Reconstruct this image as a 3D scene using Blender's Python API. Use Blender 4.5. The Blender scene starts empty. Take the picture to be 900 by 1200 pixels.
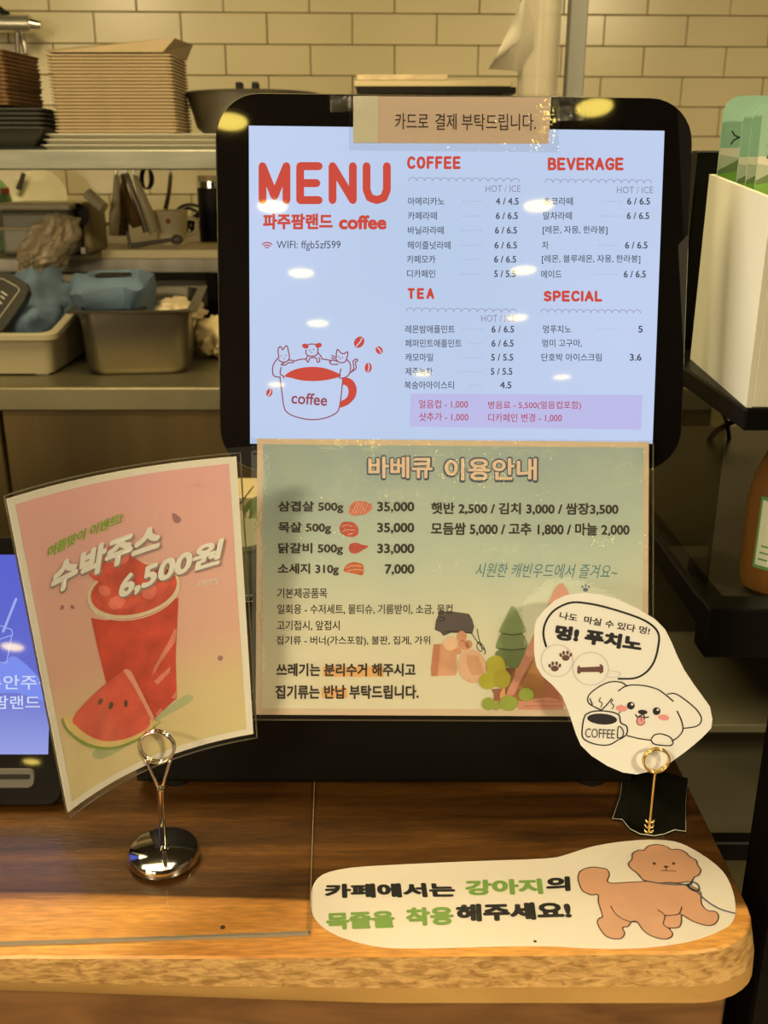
import bpy, bmesh, math, random
from mathutils import Vector, Matrix, noise
from mathutils.geometry import tessellate_polygon
random.seed(7)
SC = bpy.context.scene
COL = SC.collection
# ------------------------------------------------------------------ camera, world, exposure
F = 1150.0
TH = math.atan(405/F)
CT, ST = math.cos(TH), math.sin(TH)
CAM = Vector((0, 0, 1.49))
cd = bpy.data.cameras.new('camera')
cd.sensor_fit = 'VERTICAL'; cd.sensor_height = 36; cd.sensor_width = 27
cd.lens = F/1200*36
cd.clip_start = .02
cd.dof.use_dof = True; cd.dof.focus_distance = .735; cd.dof.aperture_fstop = 13
cam = bpy.data.objects.new('camera', cd); COL.objects.link(cam)
cam.location = CAM; cam.rotation_euler = (math.pi/2-TH, 0, 0)
SC.camera = cam
SC.view_settings.view_transform = 'Standard'; SC.view_settings.look = 'None'
SC.view_settings.exposure = 0; SC.view_settings.gamma = 1; SC.view_settings.use_curve_mapping = False
w = bpy.data.worlds.new('world'); SC.world = w; w.use_nodes = True
w.node_tree.nodes['Background'].inputs[0].default_value = (1, .80, .5, 1)
w.node_tree.nodes['Background'].inputs[1].default_value = .12
LAMP = (1, .79, .42)
LAMP_STRENGTH = 23.0
def area(name, loc, size, watts, color=LAMP, rot=(0, 0, 0)):
    l = bpy.data.lights.new(name, 'AREA'); l.energy = watts; l.size = size; l.color = color
    o = bpy.data.objects.new(name, l); COL.objects.link(o); o.location = loc; o.rotation_euler = rot
    return o
area('kitchen_light', (-.55, 1.15, 2.56), .7, 26, (1, .79, .38))
area('kitchen_light', (.80, 1.30, 2.56), .7, 15, (1, .78, .36))
area('cafe_fill', (-1.25, -1.3, 2.56), .4, 68, (1, .80, .47))  # added warm fill for the sheets, placed clear of the screen's mirror view
area('cafe_fill', (1.7, -1.3, 2.56), .4, 86, (1, .80, .47))

# ------------------------------------------------------------------ geometry helpers
def ray(px, py):
    a = (px-450)/F; b = -(py-600)/F
    return Vector((a, CT+b*ST, -ST+b*CT))
def at(px, py, Y):
    r = ray(px, py); return CAM + r*(Y/r.y)
def atz(px, py, z):
    r = ray(px, py); return CAM + r*((z-CAM.z)/r.z)
def proj(p):
    d = Vector(p)-CAM
    zc = d.y*CT - d.z*ST
    return (450+F*d.x/zc, 600-F*(d.y*ST+d.z*CT)/zc)
def zz(s, ox, oy, pts):
    return [(ox+x/s, oy+y/s) for x, y in pts]
ORG = {}
def finish(o, parent, label, cat, group, kind):
    COL.objects.link(o)
    if parent is not None:
        o.parent = parent
    if label: o['label'] = label
    if cat: o['category'] = cat
    if group: o['group'] = group
    if kind: o['kind'] = kind
def thing(name, label, cat, loc, group=None):
    o = bpy.data.objects.new(name, None); o.location = loc; o.empty_display_size = .02
    finish(o, None, label, cat, group, None); ORG[o.name] = Vector(loc)
    return o
def mk(name, bm, mat, parent=None, label=None, cat=None, group=None, kind=None, smooth=False, loc=None):
    """bm is in world coordinates; shifted so that it sits under its parent / at loc."""
    base = ORG[parent.name] if parent is not None else Vector(loc) if loc is not None else Vector((0, 0, 0))
    bmesh.ops.recalc_face_normals(bm, faces=bm.faces)
    if smooth:
        for f in bm.faces: f.smooth = True
        if smooth != 'all':
            for e in bm.edges:
                if len(e.link_faces) == 2 and e.calc_face_angle(0) > math.radians(38): e.smooth = False
    me = bpy.data.meshes.new(name); bm.to_mesh(me); bm.free()
    me.transform(Matrix.Translation(-base))
    me.materials.append(mat)
    o = bpy.data.objects.new(name, me)
    if parent is None: o.location = base
    finish(o, parent, label, cat, group, kind); ORG[o.name] = base
    return o
def clone(o, parent=None, shift=(0, 0, 0), rz=None, label=None):
    c = o.copy(); COL.objects.link(c)
    if parent is None:
        c.location = Vector(o.location)+Vector(shift)
        if rz is not None: c.rotation_euler.z = rz
        ORG[c.name] = Vector(c.location)
    else:
        c.parent = parent; ORG[c.name] = ORG[parent.name]
    if label: c['label'] = label
    for ch in [k for k in bpy.data.objects if k.parent == o]: clone(ch, c)
    return c
def BM(): return bmesh.new()
def box(bm, c, s, rot=None, bev=0, seg=1):
    m = Matrix.Translation(Vector(c)) @ (rot.to_4x4() if rot else Matrix()) @ Matrix.Diagonal((s[0], s[1], s[2], 1))
    r = bmesh.ops.create_cube(bm, size=1, matrix=m)
    if bev:
        es = list({e for v in r['verts'] for e in v.link_edges})
        bmesh.ops.bevel(bm, geom=es, offset=bev, segments=seg, affect='EDGES', profile=.5)
def box2(bm, a, b, bev=0, seg=1):
    box(bm, [(a[i]+b[i])/2 for i in range(3)], [abs(b[i]-a[i]) for i in range(3)], None, bev, seg)
def cyl(bm, p0, p1, r0, r1=None, seg=20):
    p0 = Vector(p0); p1 = Vector(p1); r1 = r0 if r1 is None else r1
    q = (p1-p0).to_track_quat('Z', 'Y').to_matrix().to_4x4()
    bmesh.ops.create_cone(bm, cap_ends=True, segments=seg, radius1=r0, radius2=r1, depth=(p1-p0).length,
                          matrix=Matrix.Translation((p0+p1)/2) @ q)
def lathe(bm, c, prof, seg=32, rot=None):
    c = Vector(c); rings = []
    for r, z in prof:
        if r < 1e-6:
            p = Vector((0, 0, z)); rings.append([bm.verts.new(c+(rot@p if rot else p))])
        else:
            ring = []
            for i in range(seg):
                a = 2*math.pi*i/seg; p = Vector((r*math.cos(a), r*math.sin(a), z))
                ring.append(bm.verts.new(c+(rot@p if rot else p)))
            rings.append(ring)
    for A, B in zip(rings, rings[1:]):
        if len(A) == 1 and len(B) == 1: continue
        for i in range(seg):
            j = (i+1) % seg
            if len(A) == 1: bm.faces.new((A[0], B[i], B[j]))
            elif len(B) == 1: bm.faces.new((A[i], A[j], B[0]))
            else: bm.faces.new((A[i], A[j], B[j], B[i]))
def crs(pts, n=6, closed=False):
    pts = [Vector(p) for p in pts]; N = len(pts); out = []
    for i in range(N if closed else N-1):
        if closed: p = [pts[(i-1) % N], pts[i], pts[(i+1) % N], pts[(i+2) % N]]
        else: p = [pts[max(i-1, 0)], pts[i], pts[i+1], pts[min(i+2, N-1)]]
        for k in range(n):
            t = k/n
            out.append(.5*((2*p[1])+(p[2]-p[0])*t+(2*p[0]-5*p[1]+4*p[2]-p[3])*t*t+(3*p[1]-p[0]-3*p[2]+p[3])*t**3))
    if not closed: out.append(pts[-1])
    return out
def tube(bm, pts, r, seg=8, closed=False, rs=None):
    pts = [Vector(p) for p in pts]; N = len(pts); rings = []
    up = Vector((0, 0, 1)); prev = None
    for i, p in enumerate(pts):
        if closed: t = pts[(i+1) % N]-pts[i-1]
        else: t = pts[min(i+1, N-1)]-pts[max(i-1, 0)]
        t.normalize()
        if prev is None:
            a = t.cross(up)
            if a.length < .1: a = t.cross(Vector((1, 0, 0)))
        else: a = prev - t*prev.dot(t)
        a.normalize(); prev = a; b = t.cross(a)
        rr = rs[i] if rs else r
        rings.append([bm.verts.new(p+(a*math.cos(2*math.pi*k/seg)+b*math.sin(2*math.pi*k/seg))*rr) for k in range(seg)])
    M = N if closed else N-1
    for i in range(M):
        A, B = rings[i], rings[(i+1) % N]
        for k in range(seg): bm.faces.new((A[k], A[(k+1) % seg], B[(k+1) % seg], B[k]))
    if not closed:
        bm.faces.new(rings[0]); bm.faces.new(rings[-1])
def loft(bm, rings, cap0=True, cap1=True):
    R = [[bm.verts.new(Vector(p)) for p in r] for r in rings]; n = len(R[0])
    for A, B in zip(R, R[1:]):
        for k in range(n): bm.faces.new((A[k], A[(k+1) % n], B[(k+1) % n], B[k]))
    if cap0: bm.faces.new(R[0])
    if cap1: bm.faces.new(R[-1])
def rrect(w, h, r, n=5):
    out = []
    for cx, cy, a0 in ((w/2-r, h/2-r, 0), (-w/2+r, h/2-r, 90), (-w/2+r, -h/2+r, 180), (w/2-r, -h/2+r, 270)):
        for k in range(n+1):
            a = math.radians(a0+90*k/n); out.append((cx+r*math.cos(a), cy+r*math.sin(a)))
    return out
def rr3(c, w, h, r, z, rz=0, n=5):
    ca, sa = math.cos(rz), math.sin(rz)
    return [Vector((c[0]+x*ca-y*sa, c[1]+x*sa+y*ca, z)) for x, y in rrect(w, h, r, n)]
def lump(bm, c, s, seed, amp=.25, freq=3., sub=4, floor=None):
    r = bmesh.ops.create_icosphere(bm, subdivisions=sub, radius=1)
    c = Vector(c)
    for v in r['verts']:
        d = v.co.normalized(); q = d*freq+Vector((seed*3.1, seed*1.7, seed*.9))
        k = 1+amp*noise.noise(q)+amp*.9*abs(noise.noise(q*2.3))+amp*.35*noise.noise(q*5)
        p = Vector((d.x*s[0], d.y*s[1], d.z*s[2]))*k+c
        if floor is not None and p.z < floor: p.z = floor
        v.co = p

# ------------------------------------------------------------------ materials
def lin(c): return tuple(((v/255)/12.92 if v <= 10 else ((v/255+.055)/1.055)**2.4) for v in c)
def hexs(c, a=1): return (*lin(c), a)
WREF = lin((226, 208, 165))
def paper(*c):     # colour of ink on paper, from the colour it shows under this warm light
    l = lin(c); return tuple(min(.92, max(.004, l[i]/WREF[i]*.82)) for i in range(3))
def mat(name, col, rough=.5, metal=0, spec=.5, emit=None, bump=0, bscale=50, var=0, vscale=8, stretch=(1, 1, 1), coat=0, alpha=1):
    m = bpy.data.materials.new(name); m.use_nodes = True; nt = m.node_tree; b = nt.nodes['Principled BSDF']
    b.inputs['Base Color'].default_value = (*col, 1); b.inputs['Roughness'].default_value = rough
    b.inputs['Metallic'].default_value = metal; b.inputs['Specular IOR Level'].default_value = spec
    b.inputs['Coat Weight'].default_value = coat; b.inputs['Coat Roughness'].default_value = .08
    b.inputs['Alpha'].default_value = alpha
    if emit:
        b.inputs['Emission Color'].default_value = (*emit, 1); b.inputs['Emission Strength'].default_value = 1
    if bump or var:
        tc = nt.nodes.new('ShaderNodeTexCoord'); mp = nt.nodes.new('ShaderNodeMapping'); mp.inputs['Scale'].default_value = stretch
        nt.links.new(tc.outputs['Object'], mp.inputs['Vector'])
    if var:
        n = nt.nodes.new('ShaderNodeTexNoise'); n.inputs['Scale'].default_value = vscale; n.inputs['Detail'].default_value = 5
        nt.links.new(mp.outputs[0], n.inputs['Vector'])
        r = nt.nodes.new('ShaderNodeValToRGB'); r.color_ramp.elements[0].position = .3; r.color_ramp.elements[1].position = .7
        r.color_ramp.elements[0].color = (*[c*(1-var) for c in col], 1); r.color_ramp.elements[1].color = (*[min(.95, c*(1+var)) for c in col], 1)
        nt.links.new(n.outputs['Fac'], r.inputs[0]); nt.links.new(r.outputs[0], b.inputs['Base Color'])
    if bump:
        n2 = nt.nodes.new('ShaderNodeTexNoise'); n2.inputs['Scale'].default_value = bscale; n2.inputs['Detail'].default_value = 4
        nt.links.new(mp.outputs[0], n2.inputs['Vector'])
        bp = nt.nodes.new('ShaderNodeBump'); bp.inputs['Strength'].default_value = bump; bp.inputs['Distance'].default_value = .002
        nt.links.new(n2.outputs['Fac'], bp.inputs['Height']); nt.links.new(bp.outputs[0], b.inputs['Normal'])
    return m
def gradient_mat(name, stops, axis, lo, hi, rough=.5, nscale=14, namp=.12):
    """printed colour that changes along one object axis, with soft blotches"""
    m = mat(name, (.5, .5, .5), rough, spec=.3); nt = m.node_tree; b = nt.nodes['Principled BSDF']
    tc = nt.nodes.new('ShaderNodeTexCoord'); sp = nt.nodes.new('ShaderNodeSeparateXYZ'); nt.links.new(tc.outputs['Object'], sp.inputs[0])
    mr = nt.nodes.new('ShaderNodeMapRange'); mr.inputs['From Min'].default_value = lo; mr.inputs['From Max'].default_value = hi
    nt.links.new(sp.outputs[axis], mr.inputs['Value'])
    n = nt.nodes.new('ShaderNodeTexNoise'); n.inputs['Scale'].default_value = nscale; nt.links.new(tc.outputs['Object'], n.inputs['Vector'])
    ma = nt.nodes.new('ShaderNodeMath'); ma.operation = 'MULTIPLY_ADD'; ma.inputs[1].default_value = namp*2; ma.inputs[2].default_value = -namp
    nt.links.new(n.outputs['Fac'], ma.inputs[0])
    ad = nt.nodes.new('ShaderNodeMath'); nt.links.new(mr.outputs[0], ad.inputs[0]); nt.links.new(ma.outputs[0], ad.inputs[1])
    r = nt.nodes.new('ShaderNodeValToRGB'); els = r.color_ramp.elements
    while len(els) < len(stops): els.new(.5)
    for e, (p, c) in zip(els, stops): e.position = p; e.color = (*c, 1)
    nt.links.new(ad.outputs[0], r.inputs[0]); nt.links.new(r.outputs[0], b.inputs['Base Color'])
    return m
def film_mat(name, rough=.07, fine=.5, coarse=.5, fscale=420, cscale=22, refl=1.0, tint=(1, 1, 1), f0=.045, det=3):
    m = bpy.data.materials.new(name); m.use_nodes = True; nt = m.node_tree; nt.nodes.clear()
    out = nt.nodes.new('ShaderNodeOutputMaterial'); mix = nt.nodes.new('ShaderNodeMixShader')
    tr = nt.nodes.new('ShaderNodeBsdfTransparent'); tr.inputs[0].default_value = (*tint, 1)
    gl = nt.nodes.new('ShaderNodeBsdfGlossy'); gl.inputs['Roughness'].default_value = rough; gl.inputs['Color'].default_value = (refl, refl, refl, 1)
    lw = nt.nodes.new('ShaderNodeLayerWeight'); lw.inputs[0].default_value = .5
    pw = nt.nodes.new('ShaderNodeMath'); pw.operation = 'POWER'; pw.inputs[1].default_value = 5; nt.links.new(lw.outputs['Facing'], pw.inputs[0])
    fr = nt.nodes.new('ShaderNodeMath'); fr.operation = 'MULTIPLY_ADD'; fr.inputs[1].default_value = .95; fr.inputs[2].default_value = f0; nt.links.new(pw.outputs[0], fr.inputs[0])
    nt.links.new(fr.outputs[0], mix.inputs[0]); nt.links.new(tr.outputs[0], mix.inputs[1]); nt.links.new(gl.outputs[0], mix.inputs[2])
    nt.links.new(mix.outputs[0], out.inputs[0])
    if fine or coarse:
        tc = nt.nodes.new('ShaderNodeTexCoord')
        n1 = nt.nodes.new('ShaderNodeTexNoise'); n1.inputs['Scale'].default_value = cscale; n1.inputs['Detail'].default_value = 2
        n2 = nt.nodes.new('ShaderNodeTexNoise'); n2.inputs['Scale'].default_value = fscale; n2.inputs['Detail'].default_value = det
        b1 = nt.nodes.new('ShaderNodeBump'); b1.inputs['Strength'].default_value = 1; b1.inputs['Distance'].default_value = .002*coarse
        b2 = nt.nodes.new('ShaderNodeBump'); b2.inputs['Strength'].default_value = 1; b2.inputs['Distance'].default_value = .0002*fine
        for n, b in ((n1, b1), (n2, b2)):
            nt.links.new(tc.outputs['Object'], n.inputs['Vector']); nt.links.new(n.outputs['Fac'], b.inputs['Height'])
        nt.links.new(b1.outputs[0], b2.inputs['Normal']); nt.links.new(b2.outputs[0], gl.inputs['Normal'])
    return m
def wood_mat():
    m = mat('counter_wood', (.2, .1, .05), .34, spec=.45, coat=.08); nt = m.node_tree; b = nt.nodes['Principled BSDF']
    L = nt.links.new; N = nt.nodes.new
    geo = N('ShaderNodeNewGeometry'); sp = N('ShaderNodeSeparateXYZ'); L(geo.outputs['Position'], sp.inputs[0])
    mp = N('ShaderNodeMapping'); mp.inputs['Scale'].default_value = (4, 45, 45); L(geo.outputs['Position'], mp.inputs[0])
    n = N('ShaderNodeTexNoise'); n.inputs['Scale'].default_value = 1; n.inputs['Detail'].default_value = 8; n.inputs['Distortion'].default_value = .8; L(mp.outputs[0], n.inputs['Vector'])
    mp2 = N('ShaderNodeMapping'); mp2.inputs['Scale'].default_value = (60, 420, 420); L(geo.outputs['Position'], mp2.inputs[0])
    n2 = N('ShaderNodeTexNoise'); n2.inputs['Scale'].default_value = 1; n2.inputs['Detail'].default_value = 4; L(mp2.outputs[0], n2.inputs['Vector'])
    dk = N('ShaderNodeValToRGB'); e = dk.color_ramp.elements; e[0].position = .30; e[0].color = hexs((52, 32, 12)); e[1].position = .72; e[1].color = hexs((112, 74, 32)); x = e.new(.52); x.color = hexs((82, 52, 20)); L(n.outputs['Fac'], dk.inputs[0])
    lt = N('ShaderNodeValToRGB'); e = lt.color_ramp.elements; e[0].position = .3; e[0].color = hexs((205, 138, 66)); e[1].position = .7; e[1].color = hexs((235, 176, 96)); L(n.outputs['Fac'], lt.inputs[0])
    a = N('ShaderNodeMath'); a.operation = 'MULTIPLY_ADD'; a.inputs[1].default_value = .035; L(n.outputs['Fac'], a.inputs[0]); L(sp.outputs['Y'], a.inputs[2])
    mr = N('ShaderNodeMapRange'); mr.interpolation_type = 'SMOOTHSTEP'; mr.inputs['From Min'].default_value = .574; mr.inputs['From Max'].default_value = .586; L(a.outputs[0], mr.inputs['Value'])
    mx = N('ShaderNodeMix'); mx.data_type = 'RGBA'; L(mr.outputs[0], mx.inputs[0]); L(lt.outputs[0], mx.inputs[6]); L(dk.outputs[0], mx.inputs[7])
    fn = N('ShaderNodeMapRange'); fn.inputs['From Min'].default_value = .3; fn.inputs['From Max'].default_value = .7; fn.inputs['To Min'].default_value = .72; fn.inputs['To Max'].default_value = 1.15; L(n2.outputs['Fac'], fn.inputs['Value'])
    mu = N('ShaderNodeMix'); mu.data_type = 'RGBA'; mu.blend_type = 'MULTIPLY'; mu.inputs[0].default_value = 1; L(mx.outputs[2], mu.inputs[6]); L(fn.outputs[0], mu.inputs[7])
    L(mu.outputs[2], b.inputs['Base Color'])
    bp = N('ShaderNodeBump'); bp.inputs['Strength'].default_value = .25; bp.inputs['Distance'].default_value = .0006; L(n2.outputs['Fac'], bp.inputs['Height']); L(bp.outputs[0], b.inputs['Normal'])
    return m
def edge_wood(name, c0, c1, sx=35, sz=120, bump=.9):
    m = mat(name, (.3, .2, .1), .6, spec=.3); nt = m.node_tree; b = nt.nodes['Principled BSDF']; L = nt.links.new; N = nt.nodes.new
    geo = N('ShaderNodeNewGeometry'); mp = N('ShaderNodeMapping'); mp.inputs['Scale'].default_value = (sx, 60, sz); mp.inputs['Rotation'].default_value = (0, .35, 0); L(geo.outputs['Position'], mp.inputs[0])
    n = N('ShaderNodeTexNoise'); n.inputs['Scale'].default_value = 1; n.inputs['Detail'].default_value = 6; n.inputs['Distortion'].default_value = .7; L(mp.outputs[0], n.inputs['Vector'])
    r = N('ShaderNodeValToRGB'); e = r.color_ramp.elements; e[0].position = .33; e[0].color = hexs(c0); e[1].position = .62; e[1].color = hexs(c1); L(n.outputs['Fac'], r.inputs[0]); L(r.outputs[0], b.inputs['Base Color'])
    bp = N('ShaderNodeBump'); bp.inputs['Strength'].default_value = bump; bp.inputs['Distance'].default_value = .0015; L(n.outputs['Fac'], bp.inputs['Height']); L(bp.outputs[0], b.inputs['Normal'])
    return m
def emis(name, c, k=1.0, rough=.03):
    return mat(name, (.01, .01, .012), rough, spec=.5, emit=tuple(v*k for v in lin(c)))

BLACKGLOSS = mat('black_glass_front', (.006, .005, .005), .03, spec=.5)
BLACKPL = mat('black_plastic', (.006, .005, .004), .5, spec=.25, bump=.05, bscale=900)
BLACKMET = mat('black_powder_coat', (.004, .0035, .003), .4, spec=.16)
STEEL = mat('brushed_steel', (.52, .50, .46), .33, 1, var=.12, vscale=3, stretch=(1, 1, 30))
STEELD = mat('dull_steel', (.34, .32, .28), .45, 1, var=.15, vscale=4, stretch=(6, 1, .6))
CHROME = mat('chrome', (.75, .73, .70), .07, 1)
GOLD = mat('gold_metal', (.95, .70, .30), .16, 1)
WHITEPAPER = mat('white_paper', paper(228, 212, 172), .55, spec=.3, bump=.08, bscale=300)
FILM = film_mat('laminate_film', .06, 1.0, 1.0)
EDGEFILM = film_mat('laminate_edge', .12, .6, .6, tint=(.93, .93, .90))

# ------------------------------------------------------------------ flat sheets and what is printed on them
class Plane:
    def __init__(s, O, U, V):
        s.O = Vector(O); s.U = Vector(U).normalized(); V = Vector(V); s.V = (V-s.U*V.dot(s.U)).normalized()
        s.N = s.U.cross(s.V)
    def pos(s, u, v, w=0): return s.O+s.U*u+s.V*v+s.N*w
    def inv(s, px, py):
        r = ray(px, py); t = (s.O-CAM).dot(s.N)/r.dot(s.N); d = CAM+r*t-s.O
        return Vector((d.dot(s.U), d.dot(s.V)))
    def sc(s, px, py): return (s.inv(px+1, py)-s.inv(px, py)).length
    cut = None
class Bent(Plane):
    """a sheet whose middle bows away from the viewer; u runs across the bow"""
    def __init__(s, TL, TR, BR, BL, W, H, b):
        s.c = [Vector(p) for p in (TL, TR, BR, BL)]; s.W = W; s.H = H; s.b = b
        Plane.__init__(s, s.c[3], s.c[2]-s.c[3], s.c[0]-s.c[3]); s.cut = .006
    def pos(s, u, v, w=0):
        a, t = u/s.W, v/s.H
        p = (s.c[3]*(1-a)+s.c[2]*a)*(1-t)+(s.c[0]*(1-a)+s.c[1]*a)*t
        n = (s.N + s.U*(4*s.b/s.W*(1-2*a))*1.0).normalized()
        return p-s.N*(s.b*4*a*(1-a))+n*w
    def inv(s, px, py):
        u, v = s.W/2, s.H/2
        for _ in range(12):
            p = proj(s.pos(u, v)); h = 1e-4
            pu = proj(s.pos(u+h, v)); pv = proj(s.pos(u, v+h))
            a, c = (pu[0]-p[0])/h, (pu[1]-p[1])/h; b, d = (pv[0]-p[0])/h, (pv[1]-p[1])/h
            ex, ey = px-p[0], py-p[1]; D = a*d-b*c
            u += (ex*d-b*ey)/D; v += (a*ey-c*ex)/D
        return Vector((u, v))
def uvbm(S, tris, w, cut=True):
    """tris: list of uv triangles -> bmesh on the sheet"""
    bm = BM()
    for t in tris:
        vs = [bm.verts.new((p[0], p[1], 0)) for p in t]; bm.faces.new(vs)
    bmesh.ops.remove_doubles(bm, verts=bm.verts, dist=1e-7)
    if S.cut and cut:
        us = [v.co.x for v in bm.verts]; u = math.floor(min(us)/S.cut)*S.cut+S.cut
        while u < max(us):
            bmesh.ops.bisect_plane(bm, geom=bm.verts[:]+bm.edges[:]+bm.faces[:], plane_co=(u, 0, 0), plane_no=(1, 0, 0)); u += S.cut
        vs_ = [v.co.y for v in bm.verts]
    for v in bm.verts: v.co = S.pos(v.co.x, v.co.y, w)
    return bm
def tess(poly):
    t = tessellate_polygon([[Vector((p[0], p[1], 0)) for p in poly]])
    return [[poly[i] for i in tri] for tri in t]
def face_up(bm, S):
    bm.normal_update()
    fl = [f for f in bm.faces if f.normal.dot(S.N) < 0]
    if fl: bmesh.ops.reverse_faces(bm, faces=fl)
def flat(S, name, bm, m, parent, label=None):
    base = ORG[parent.name]; face_up(bm, S)
    if S.cut:
        for f in bm.faces: f.smooth = True
    me = bpy.data.meshes.new(name); bm.to_mesh(me); bm.free(); me.transform(Matrix.Translation(-base)); me.materials.append(m)
    o = bpy.data.objects.new(name, me); finish(o, parent, label, None, None, None); ORG[o.name] = base
    return o
def uvs(S, pts): return [S.inv(*p) for p in pts]
def shape_tris(S, pts, smooth=0):
    uv = uvs(S, pts)
    if smooth: uv = [Vector((p.x, p.y)) for p in crs([Vector((q.x, q.y, 0)) for q in uv], smooth, True)]
    return tess(uv)
def shape(S, name, pts, m, parent, w, smooth=0, label=None):
    return flat(S, name, uvbm(S, shape_tris(S, pts, smooth), w), m, parent, label)
def shapes(S, name, lst, m, parent, w, smooth=0, label=None):
    T = []
    for pts in lst: T += shape_tris(S, pts, smooth)
    return flat(S, name, uvbm(S, T, w), m, parent, label)
def ell(cx, cy, rx, ry, rot=0, n=20):
    r = math.radians(rot)
    return [(cx+rx*math.cos(a)*math.cos(r)-ry*math.sin(a)*math.sin(r), cy+rx*math.cos(a)*math.sin(r)+ry*math.sin(a)*math.cos(r)) for a in [2*math.pi*k/n for k in range(n)]]
def stroke_tris(uv, wd, closed=False):
    h = wd/2; T = []; n = len(uv)
    for i in range(n if closed else n-1):
        a, b = uv[i], uv[(i+1) % n]; d = b-a
        if d.length < 1e-9: continue
        p = Vector((-d.y, d.x)).normalized()*h
        T += [[a+p, a-p, b-p], [a+p, b-p, b+p]]
    for a in uv:
        c = [a+Vector((math.cos(k*math.pi/4), math.sin(k*math.pi/4)))*h for k in range(8)]
        T += [[c[0], c[k], c[k+1]] for k in range(1, 7)]
    return T
def strokes(S, name, lst, wpx, m, parent, w, smooth=5, closed=False, label=None):
    T = []
    for pts in lst:
        uv = uvs(S, pts)
        if smooth and len(uv) > 2: uv = [Vector((p.x, p.y)) for p in crs([Vector((q.x, q.y, 0)) for q in uv], smooth, closed)]
        T += stroke_tris(uv, wpx*S.sc(*pts[0]), closed)
    bm = BM()
    for t in T:
        bm.faces.new([bm.verts.new(S.pos(p[0], p[1], w)) for p in t])
    return flat(S, name, bm, m, parent, label)
FC = {}
def glyphs(body):
    """outline triangles of a line of type: (points in em, triangles)"""
    if body not in FC:
        cu = bpy.data.curves.new('t', 'FONT'); cu.body = body; cu.resolution_u = 3
        o = bpy.data.objects.new('t', cu)
        me = bpy.data.meshes.new_from_object(o)
        v = [(p.co.x, p.co.y) for p in me.vertices]; f = [tuple(p.vertices) for p in me.polygons if len(set(p.vertices)) > 2]
        bpy.data.objects.remove(o); bpy.data.curves.remove(cu); bpy.data.meshes.remove(me)
        FC[body] = (v, f)
    return FC[body]
def text(S, body, x0, x1, ytop, ybot, m, parent, w, bold=.008, rise=0, up=None, name='lettering', dx=0, dy=0, label=None):
    """fits the drawn outline of body into a pixel box; rise lifts the right end; bold thickens the strokes (em)"""
    V, Fs = glyphs(body)
    BL = S.inv(x0+dx, ybot+dy); BR = S.inv(x1+dx, ybot-rise+dy)
    h = ybot-ytop
    if up is None:
        L = math.hypot(x1-x0, rise); up = (-rise/L, -(x1-x0)/L)
    TL = S.inv(x0+dx+up[0]*h, ybot+dy+up[1]*h)
    e1, e2 = BR-BL, TL-BL
    lx, hx = min(p[0] for p in V)-bold, max(p[0] for p in V)+bold; ly, hy = min(p[1] for p in V)-bold, max(p[1] for p in V)+bold
    n = 1 if bold < .006 else 4 if bold < .03 else 8
    offs = [(0, 0)] if n == 1 else [(bold*math.cos(2*math.pi*(k+.5)/n), bold*math.sin(2*math.pi*(k+.5)/n)) for k in range(n)]
    if bold > .03: offs.append((0, 0))
    base = [BL+e1*((x-lx)/(hx-lx))+e2*((y-ly)/(hy-ly)) for x, y in V]
    sh = [e1*(ox/(hx-lx))+e2*(oy/(hy-ly)) for ox, oy in offs]
    if S.cut:
        bms = BM(); out = []
        for kk, s_ in enumerate(sh):
            T = []
            for f in Fs:
                q = [base[i]+s_ for i in f]
                T += [[q[0], q[k], q[k+1]] for k in range(1, len(q)-1)]
            b1 = uvbm(S, T, w+1.2e-5*kk); tmp = bpy.data.meshes.new('t'); b1.to_mesh(tmp); b1.free(); bms.from_mesh(tmp); bpy.data.meshes.remove(tmp)
        return flat(S, name, bms, m, parent, label)
    o0 = ORG[parent.name]; vs = []; fs = []
    B3 = [S.pos(p.x, p.y, w)-o0 for p in base]; S3 = [S.U*s_.x+S.V*s_.y for s_ in sh]
    flip = e1.x*e2.y-e1.y*e2.x < 0
    for k, s_ in enumerate(S3):
        vs += [p+s_+S.N*(9e-6*k) for p in B3]; fs += [[i+k*len(B3) for i in (reversed(f) if flip else f)] for f in Fs]
    me = bpy.data.meshes.new(name); me.from_pydata(vs, [], fs); me.materials.append(m)
    o = bpy.data.objects.new(name, me); finish(o, parent, label, None, None, None); ORG[o.name] = o0
    return o
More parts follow.
